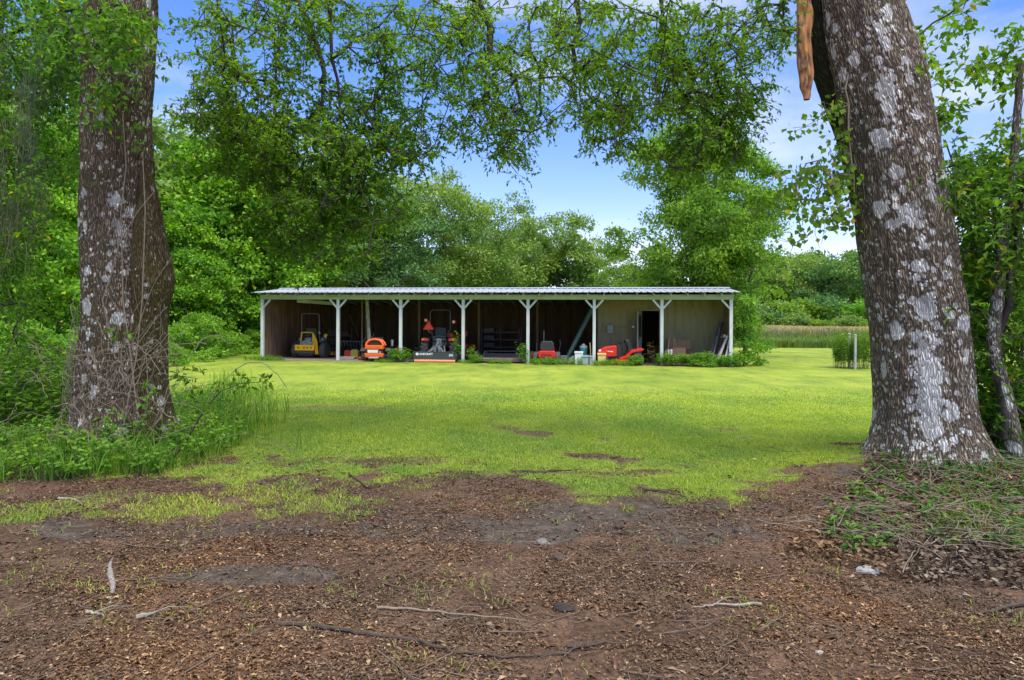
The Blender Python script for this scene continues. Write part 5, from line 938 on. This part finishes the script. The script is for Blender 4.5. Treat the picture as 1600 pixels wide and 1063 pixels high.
# grader blade in front of it (behind the tractor), lettered
gb = put(empty('grader_blade', label='black grader blade with white lettering and a faded orange lower edge', cat='blade'), s_of(678, -.3), -.12)
MB().box(-.84, .84, -.02, .03, .115, .405).box(-.84, .84, -.03, .06, .395, .425).prism([(-.02, .1), (.7, .1), (.6, .40), (-.02, .42)], -.87, -.842, 'x').prism([(-.02, .1), (.7, .1), (.6, .40), (-.02, .42)], .842, .87, 'x').build('back_panel', mat('blade_black', (.045, .052, .058), .5, var=.15), gb, .004)
MB().prism([(.0, -.02), (-.05, .02), (-.06, .06), (-.03, .11), (.0, .112)], -.82, .82, 'x').build('cutting_edge', M_coral, gb, .004); MB().beam((-.3, .1, .4), (-.02, .55, .62), .05, .06).beam((.3, .1, .4), (.02, .55, .62), .05, .06).build('hitch_frame', M_grey, gb)
def text(s, x, z, y, size, par, M, sx=1, shear=.2, name='lettering'):
    c = bpy.data.curves.new(name, 'FONT'); c.body = s; c.size = size; c.extrude = .002; c.offset = .0035; c.shear = shear; o = bpy.data.objects.new(name, c); col.objects.link(o); bpy.context.view_layer.update()
    me = bpy.data.meshes.new_from_object(o.evaluated_get(bpy.context.evaluated_depsgraph_get())); col.objects.unlink(o); bpy.data.objects.remove(o); me.materials.clear()
    q = link(name, me, M, par); q.location = (x, y, z); q.rotation_euler = (R(90), 0, 0); q.scale = (sx, 1, 1); return q
M_letter = mat('white_lettering', (.72, .76, .78), .5, var=.03)
text('LANDCRAFT', -.66, .29, -.024, .115, gb, M_letter, .87); text('205', .56, .255, -.024, .12, gb, M_letter, .95)
MB().lathe([(-.026, .055), (-.022, .055)], (-.72, 0, .325), 'y', 20).build('emblem', M_letter, gb); 
# ---- platform / trailer in the middle bay
tp = put(empty('flat_trailer', label='low flat trailer with two weathered deck panels parked in the middle bay', cat='trailer'), s_of(785, .3), .35)
b_ = MB(); b_.box(-.92, -.02, -.35, 1.3, .13, .17); b_.box(.03, .90, -.35, 1.3, .13, .17); b_.build('deck', mat('deck_wood', (.22, .15, .14), .8, var=.25, scale=6, stretch=(.4, 3, 1)), tp, .008)
MB().box(-.95, .93, -.40, -.355, .06, .16).box(-.95, .93, 1.31, 1.36, .08, .30).box(-.99, -.952, -.4, 1.36, .08, .22).box(.932, .97, -.4, 1.36, .08, .22).build('frame', mat('frame_brown', (.12, .09, .08), .6), tp, .005)
for sx in (-1, 1): wheel(tp, sx*1.12, .5, .22, .14, M_dgrey)
MB().beam((-.85, .2, .15), (-.75, .3, .45), .05, .05).box(-.9, .9, 1.32, 1.35, .38, .42).box(-.9, -.86, 1.32, 1.35, .3, .42).box(.86, .9, 1.32, 1.35, .3, .42).build('rail', M_dgrey, tp)
# ---- red mower with black seat
rm = put(empty('riding_mower', label='small red riding mower with a black seat, right of the fifth post', cat='mower'), s_of(855, .2), .25)
MB().prism([(-.32, .24), (.34, .24), (.34, .46), (.28, .50), (-.28, .50), (-.34, .44)], -.30, -.05, 'y').build('rear_body', M_redp, rm, .03); MB().box(-.2, .2, -.312, -.303, .32, .38).build('rear_decal', mat('decal_dark', (.25, .02, .02), .5), rm)
MB().prism([(-.20, .48), (.22, .48), (.28, .56), (.27, .78), (.20, .88), (-.20, .88), (-.27, .78), (-.28, .56)], -.12, -.02, 'y').prism([(-.24, .48), (.24, .48), (.24, .56), (-.24, .56)], -.02, .35, 'y').build('seat', mat('seat_black', (.03, .032, .036), .5), rm, .04)
wheel(rm, -.42, .0, .23, .18, M_grey); wheel(rm, .42, .0, .23, .18, M_grey); wheel(rm, -.35, 1.25, .17, .13, M_grey); wheel(rm, .35, 1.25, .17, .13, M_grey)
MB().box(-.3, .3, -.25, 1.2, .14, .25).lathe([(-.2, .05), (.2, .05)], (0, -.3, .17), 'x', 12).build('chassis', M_dgrey, rm, .01); MB().prism([(.5, .25), (1.45, .25), (1.45, .5), (1.2, .62), (.6, .62)], -.24, .24, 'x', .9).build('hood', M_redp, rm, .03)
MB().box(-.62, -.40, .3, .9, .2, .38).build('footrest', M_redd, rm, .02); MB().tube([(.42, .3, .4), (.50, .32, .75), (.46, .36, .9)], .014, 8).tube([(-.42, .3, .4), (-.46, .36, .8)], .014, 8).build('levers', M_dgrey, rm); MB().box(.52, .80, -.2, .12, .0, .32).build('grass_chute', mat('chute_grey', (.10, .10, .11), .6), rm, .02)
# ---- green auger tube leaning up to the roof
def lean(name, label, cat, a, b, r, M, n=10, extra=None, group=None):
    a = Vector(SH(*a)); b = Vector(SH(*b)); bb = MB(); bb.tube([Vector((0, 0, 0)), (b-a)*.5, b-a], r, n); o = bb.build(name, M, smooth=True); o.location = a; tag(o, label, cat, group); return o
lean('auger_tube', 'long dark green metal auger tube leaning up to the roof beside the sixth post', 'tube', (s_of(884, .5), .5, .06), (s_of(927, .9), .9, 2.25), .095, M_auger)
# pale green pole and plank by the second inner post
lean('timber_pole', 'pale green peeling pole standing upright just left of the orange mower', 'pole', (s_of(579, .5), .5, .0), (s_of(573, .9), .9, 2.66), .075, M_pole)
lean('timber_pole', 'thin brown pole standing left of the pale green peeling pole', 'pole', (s_of(566, .8), .8, 0), (s_of(566, 1), 1.0, 2.66), .035, M_brownp)
lean('broom_handle', 'thin pale handle leaning in the dark behind the second bay', 'handle', (s_of(560, 4.5), 4.5, .9), (s_of(546, 5.5), 5.5, 1.9), .02, M_grey)
lean('metal_rod', 'dark rod standing against the back wall left of the fifth post', 'rod', (s_of(812, 4), 4, .1), (s_of(816, 4.3), 4.3, 1.7), .035, M_dgrey)
lean('short_pipe', 'short grey upright pipe behind the small red mower', 'pipe', (s_of(850, 3), 3, .5), (s_of(850, 3), 3, 1.25), .035, M_grey)
# wire rack, cans
wr = put(empty('wire_rack', label='grey wire hay rack standing in the dark between the yellow and orange mowers', cat='rack'), s_of(552, 2.5), 2.5)
b_ = MB(); b_.tube([(-.75, 0, .72), (.35, 0, .72)], .014, 6); b_.tube([(-.75, 0, .72), (-.75, .3, 0)], .014, 6); b_.tube([(.35, 0, .72), (.35, .3, 0)], .014, 6); b_.tube([(.35, 0, .55), (.8, 0, 1.2)], .02, 6); b_.tube([(.55, 0, .45), (.95, 0, 1.05)], .02, 6)
for k in range(8): b_.tube([(-.7+k*.14, 0, .72), (-.7+k*.14, .1, .45)], .01, 5)
for k in range(5): b_.tube([(.35+k*.1, 0, .58+k*.15), (.6+k*.09, 0, .50+k*.14)], .01, 5)
b_.build('wires', M_grey, wr)
def can(name, label, px, d, w_, h, M, depth=.25):
    c = put(empty(name, label=label, cat='can'), s_of(px, d), d); MB().prism([(-w_/2, 0), (w_/2, 0), (w_/2, h*.8), (w_*.3, h), (-w_*.3, h), (-w_/2, h*.85)], 0, depth, 'y').build('body', M, c, .02); MB().tube([(w_*.1, .1, h), (w_*.3, .08, h*1.25)], .02, 8).tube([(-w_*.3, .1, h), (-w_*.2, .1, h*1.12), (0, .1, h*1.12), (w_*.1, .1, h)], .014, 8).build('handle', M_black, c)
can('fuel_can', 'red fuel can in the dark just right of the second post', 543, 1.2, .3, .38, M_redd); can('fuel_can', 'olive yellow fuel can between the red can and the pale green pole', 553.5, 1.0, .32, .42, mat('olive_plastic', (.30, .26, .04), .5))
pk = put(empty('planks_stack', label='small heap of pale boards on the slab behind the second post', cat='boards'), s_of(538, .7), .8); MB().box(-.35, .35, 0, .8, .04, .09).box(-.25, .4, .05, .75, .092, .13).build('boards', M_pinkw, pk)
rk = put(empty('storage_rack', label='dark rack of stacked trays against the back wall left of the middle inner post', cat='rack'), s_of(772, 5.2), 5.2)
b_ = MB()
for z in (.05, .4, .75, 1.1): b_.box(-.6, 1.2, 0, .5, z, z+.05); b_.box(-.5, .0, .05, .45, z+.06, z+.22)
for x in (-.6, .3, 1.16): b_.box(x, x+.04, 0, .5, .0, 1.35)
b_.build('shelves', M_dgrey, rk)
r2 = put(empty('storage_rack', label='dark low rack of odds and ends right of the yellow mower by the back wall', cat='rack'), s_of(527, 4.0), 4.0); b_ = MB()
for z in (.1, .5, .9): b_.box(-.7, .7, 0, .5, z, z+.05); b_.box(-.5, -.1, .05, .4, z+.06, z+.3); b_.box(.2, .5, .05, .4, z+.06, z+.22)
for x in (-.7, .66): b_.box(x, x+.04, 0, .5, 0, 1.3)
b_.build('shelves', mat('rack_brown', (.09, .07, .05), .8), r2)
# ---- bins and tubs by the sixth post
def tub(name, label, cat, px0, px1, ztop, d, M, depth=.3, rim=True, group=None):
    a, b = s_of(px0, d), s_of(px1, d); w_ = b-a; c = put(empty(name, label=label, cat=cat, group=group), (a+b)/2, d); MB().prism([(-w_*.44, 0), (w_*.44, 0), (w_*.5, ztop), (-w_*.5, ztop)], 0, depth, 'y').build('body', M, c, .015)
    if rim: MB().box(-w_*.53, w_*.53, -.02, depth+.02, ztop-.05, ztop+.02).build('lid', M, c, .01)
    return c
tub('plastic_bin', 'tall white plastic bin with a lid left of the sixth post', 'bin', 898, 911, .47, -.1, M_whitep); tub('plastic_bin', 'pale grey green bin between the white bin and the sixth post', 'bin', 909, 920, .33, -.2, M_bin); tub('plastic_bin', 'smaller grey green bin touching the sixth post', 'bin', 921, 926, .32, -.15, M_bin)
tub('yellow_tub', 'faded yellow tub standing in the weeds right of the sixth post', 'tub', 934, 947, .42, -.2, M_bag)
c = put(empty('water_cooler', label='teal round water cooler behind the white and grey bins', cat='cooler'), s_of(912, .3), .3); MB().lathe([(.12, .13), (.55, .15), (.62, .15), (.68, .12)], n=20).build('jug', M_teal, c, smooth=True); MB().lathe([(.62, .155), (.69, .15), (.72, .08), (.78, .03)], n=20).build('lid', M_grey, c, smooth=True); MB().box(-.15, .15, -.15, .15, 0, .12).build('stand', M_dgrey, c)
c = put(empty('scrap_board', label='grey slanted board on the ground left of the white bin', cat='board'), s_of(892, .3), .2); MB().prism([(-.2, .05), (.2, .0), (.25, .2), (.1, .33), (0, .25)], 0, .1, 'y').build('board', M_bin, c, .01)
lean('garden_stake', 'thin yellow stake behind the bins just left of the sixth post', 'stake', (s_of(924, .4), .4, 0), (s_of(922, .5), .5, .82), .02, M_bag)
# ---- red lawn tractor, side on
lt = put(empty('lawn_tractor', label='bright red lawn tractor facing left in front of the open door', cat='lawn tractor'), s_of(967, .25), .35, R(97)); 
MB().prism([(.10, .30), (.55, .27), (.78, .33), (.84, .42), (.80, .56), (.55, .68), (.10, .74)], -.24, .24, 'x', 1.0).build('hood', M_redp, lt, .04)
MB().prism([(.80, .34), (.86, .42), (.82, .50), (.79, .42)], -.18, .18, 'x').build('grille', M_black, lt); MB().prism([(.70, .50), (.80, .50), (.80, .56), (.72, .585)], -.245, -.242, 'x').build('headlight', M_whitep, lt); MB().prism([(.25, .47), (.55, .52), (.25, .515)], -.248, -.2445, 'x').build('side_stripe', M_whitep, lt)
MB().prism([(-.08, .25), (.10, .25), (.10, .75), (.0, .78), (-.08, .6)], -.22, .22, 'x').build('dash', M_black, lt, .02)
MB().tube([(0, -.02, .72), (0, -.10, .82)], .02, 8).lathe([(-.015, .17), (.015, .17)], (0, -.12, .84), 'z', 20).build('steering_wheel', M_black, lt)
MB().prism([(-.30, .50), (-.55, .48), (-.60, .56), (-.50, .60), (-.38, .94), (-.24, .98), (-.20, .90), (-.34, .62)], -.2, .2, 'x', .95).build('seat', mat('seat_black_b', (.02, .02, .022), .4), lt, .03)
MB().prism([(.05, .20), (-.30, .24), (-.45, .44), (-.88, .54), (-.92, .60), (-.80, .64), (-.42, .55), (-.22, .34), (.0, .27)], -.38, .38, 'x').build('fender', M_redp, lt, .02)
MB().prism([(.22, .06), (.10, .20), (-.25, .20), (-.42, .15), (-.46, .04), (.2, .03)], -.46, .46, 'x').build('mower_deck', M_redp, lt, .03)
for x in (-.36, .36): wheel(lt, x*.95, -.66, .22, .18, M_grey); wheel(lt, x*.9, .60, .17, .14, M_grey)
MB().box(-.18, .18, -.7, .7, .16, .27).build('chassis', M_black, lt, .01)
# ---- right bay
cb = put(empty('cardboard_stack', label='brown cabinet panel and cardboard leaning on the tan wall right of the seventh post', cat='cardboard'), s_of(1063, .8), .95)
MB().prism([(-.48, .0), (.42, .0), (.42, .94), (-.40, 1.02), (-.48, .6)], .12, .20, 'y').build('back_panel', M_dbrown, cb, .01); MB().box(-.28, .22, -.08, .10, 0, .64).build('box', M_card, cb, .01); MB().box(.23, .40, -.02, .1, 0, .60).build('red_brown_board', mat('red_brown', (.10, .04, .03), .8), cb)
bp_ = put(empty('garden_basket', label='brown handled basket with white odds and ends at the left of the cardboard', cat='basket'), s_of(1048, .5), .6); MB().tube([(-.10, 0, .45), (-.05, 0, 1.0), (.05, 0, 1.12), (.15, 0, 1.05), (.1, 0, .5)], .025, 8).build('handle', M_dbrown, bp_, smooth=True); MB().prism([(-.22, .0), (.16, 0), (.2, .55), (-.18, .58)], -.08, .12, 'y').build('body', M_dbrown, bp_, .02); MB().box(.0, .07, -.1, -.081, .4, .6).box(-.1, -.04, -.1, -.081, .45, .58).build('white_bits', M_whitep, bp_)
for i, (a0, a1, z1, M, lb) in enumerate([(1107, 1124, 1.62, M_dgrey, 'leftmost black pole leaning in the right corner'), (1111, 1127, 1.55, M_grey, 'grey pole leaning beside the leftmost black pole'), (1113, 1129, 1.66, M_black, 'tallest black pole in the leaning bundle'), (1104, 1121, 1.3, M_brownp, 'brown stick leaning lowest on the left of the bundle'), (1117, 1131, 1.15, M_dgrey, 'dark pole in front of the bundle in the right corner')]):
    lean('leaning_pole', lb, 'pole', (s_of(a0, .55), .55, .02), (s_of(a1, .95), .95, z1), .028 if i != 2 else .04, M)
lean('leaning_plank', 'pale plank leaning diagonally against the right corner bundle', 'plank', (s_of(1117, .2), .2, .08), (s_of(1132, .6), .6, .88), .03, M_pinkw, 6); lean('leaning_plank', 'white curved plank rising beside the rightmost post', 'plank', (s_of(1119, .05), .05, .02), (s_of(1137, .45), .45, 1.12), .04, M_post, 6); lean('leaning_plank', 'white plank standing tight against the rightmost post', 'plank', (s_of(1131, -.1), -.1, .0), (s_of(1140, .3), .3, .95), .035, M_post, 6); lean('leaning_plank', 'greyish plank crossing low in front of the rightmost post', 'plank', (s_of(1133, -.2), -.2, -.02), (s_of(1141, .1), .1, .6), .025, M_grey, 6)
sf = put(empty('corner_shelf', label='small shelf with a silver tin in the right corner above the red scraps', cat='shelf'), s_of(1129, .75), .85); MB().box(-.22, .22, 0, .3, 1.05, 1.08).build('board', M_pinkw, sf); MB().lathe([(1.085, .10), (1.17, .10)], (.12, .12, 0), 'z', 16).build('tin', M_silver, sf); MB().prism([(-.1, .4), (.12, .35), (.15, .72), (.0, .8), (-.12, .7)], .05, .2, 'y').build('red_cloth', M_redd, sf, .02); MB().box(-.02, .2, .05, .3, .85, 1.04).build('crate', M_card, sf)
# ---- weeds along the front
def weed(name, h, wd, n, leaf, M, seed, asp=.55, nl=14):
    root = empty(name, (0, 0, 0), 0, 'x', 'weed', 'weeds growing along the shed front'); a = rng.uniform(0, 6.28, n); r = wd*.5*np.sqrt(rng.random(n)); P = np.stack([np.cos(a)*r, np.sin(a)*r*.7, np.zeros(n)], 1)
    lf, sm = herbs(P, h, leaf, nl, asp); link('leaves', npmesh('leaves', *lf), M, root); link('stems', npmesh('stems', *sm), M_twig, root); return root
wE = weed('weed_clump', 1.0, .2, 5, .13, L_weed, 8, .4, 22); wA = weed('weed_clump', .5, .95, 55, .10, L_weed, 1); wB = weed('weed_clump', .75, .45, 14, .12, L_weed, 2, .5, 16); wC = weed('weed_clump', .22, 1.4, 90, .08, L_weed, 3, .3, 10); wD = weed('dry_weed', .8, .35, 16, .08, L_dry, 4, .12, 7); used = set()
for w_, px, d, sc, lb in [(wA, 627, -.15, 1.0, 'big leafy weed clump hiding the foot of the third post'), (wE, 714, -.1, 1.0, 'tall light green weed right of the grader blade'), (wB, 737, -.1, .75, 'weed clump just right of the fourth post'), (wA, 745, -.2, .6, 'low weed clump at the left end of the flat trailer'), (wB, 818, -.1, .95, 'leafy weed just left of the fifth post'), (wC, 780, -.35, .8, 'low weeds in front of the flat trailer'), (wC, 600, -.5, .6, 'low weeds in front of the orange mower'), (wC, 845, -.35, 1.1, 'grassy weeds left of the small red mower rear wheel'), (wC, 880, -.35, 1.1, 'grassy weeds under the foot of the green auger tube'), (wC, 945, -.45, .9, 'low weeds in front of the yellow tub'), (wC, 975, -.3, 1.0, 'low weeds in front of the red lawn tractor'), (wA, 995, -.25, .7, 'weed clump behind the rear wheel of the lawn tractor'), (wD, 1018, -.35, 1.0, 'dry tan weed in front of the open doorway'), (wA, 1040, -.3, .9, 'leafy weed clump hiding the foot of the seventh post'), (wA, 1062, -.2, .8, 'weed clump in front of the cardboard'), (wA, 1085, -.3, .85, 'weed clump right of the cardboard'), (wA, 1103, -.25, .95, 'dense weed clump below the leaning poles'), (wA, 1126, -.35, .8, 'weed clump in front of the white planks'), (wA, 1150, -.2, .9, 'weed clump at the foot of the rightmost post'), (wC, 405, -.2, .9, 'low weeds at the foot of the leftmost post'), (wC, 425, -.3, .7, 'low weeds at the left end of the slab'), (wC, 728, -.3, .6, 'low weeds right below the grader blade end'), (wC, 1095, -.5, 1.0, 'low weeds along the lawn edge before the right bay')]:
    o = w_ if w_.name not in used else copy_tree(w_); used.add(w_.name); p = SH(s_of(px, d), d); o.location = p; o.rotation_euler = (0, 0, random.uniform(0, 6.28)); o.scale = (sc,)*3; o['label'] = lb
# vine shrub on the right end
vs = empty('climbing_shrub', SH(19.1, .4), 0, 'leafy green climbing shrub growing up the right end of the shed', 'shrub'); C = np.array([(rng.uniform(-.25, .3), rng.uniform(-.4, .6), z) for z in np.linspace(.1, 2.5, 34)]); C[:10, 0] += .25; C[:10] *= np.array([1.6, 1, 1])
A, par, rad, nf = grow([(np.array([(0, 0, -.05), (0, 0, 1.2), (-.1, 0, 2.3)]), .03, .01)], C, seg=.3, jit=.05, tip=.005); link('stems', skeleton_mesh('stems', A, par, rad, 4), M_twig, vs); link('leaves', npmesh('leaves', *puff_leaves(C, np.full(len(C), .27), 9, 10, .11, sub=.35, aspect=.55)), L_weed, vs)
# ---- white marker posts in a clump of tall weeds
def wpost(px, Yd, zt, label):
    p = at(px, 570, Yd); o = empty('marker_post', (p[0], p[1], 0), 0, label, 'post', 'white marker posts on the lawn'); MB().lathe([(-.05, .045), (zt-.04, .045)], n=14).build('pipe', mat('dull_white_pipe', (.36, .38, .36), .7, c2=(.2, .22, .17), c2pos=(.5, .75)), o, smooth=True); MB().lathe([(zt-.04, .052), (zt, .052), (zt+.02, .03)], n=14).build('cap', M_bin, o, smooth=True)
wpost(1327, 24.6, 1.25, 'left white marker post on the lawn, mostly hidden by weeds'); wpost(1336.5, 24.2, 1.22, 'right white marker post on the lawn, standing clear of the weeds')
wt = weed('tall_weed_clump', 1.15, 1.35, 230, .10, L_long, 5, .2, 30); wt.location = ((1331-800)/FP*24.7, 24.7, 0); tag(wt, 'clump of tall thin leaved weeds round the white marker posts', 'weeds'); del wt['group']
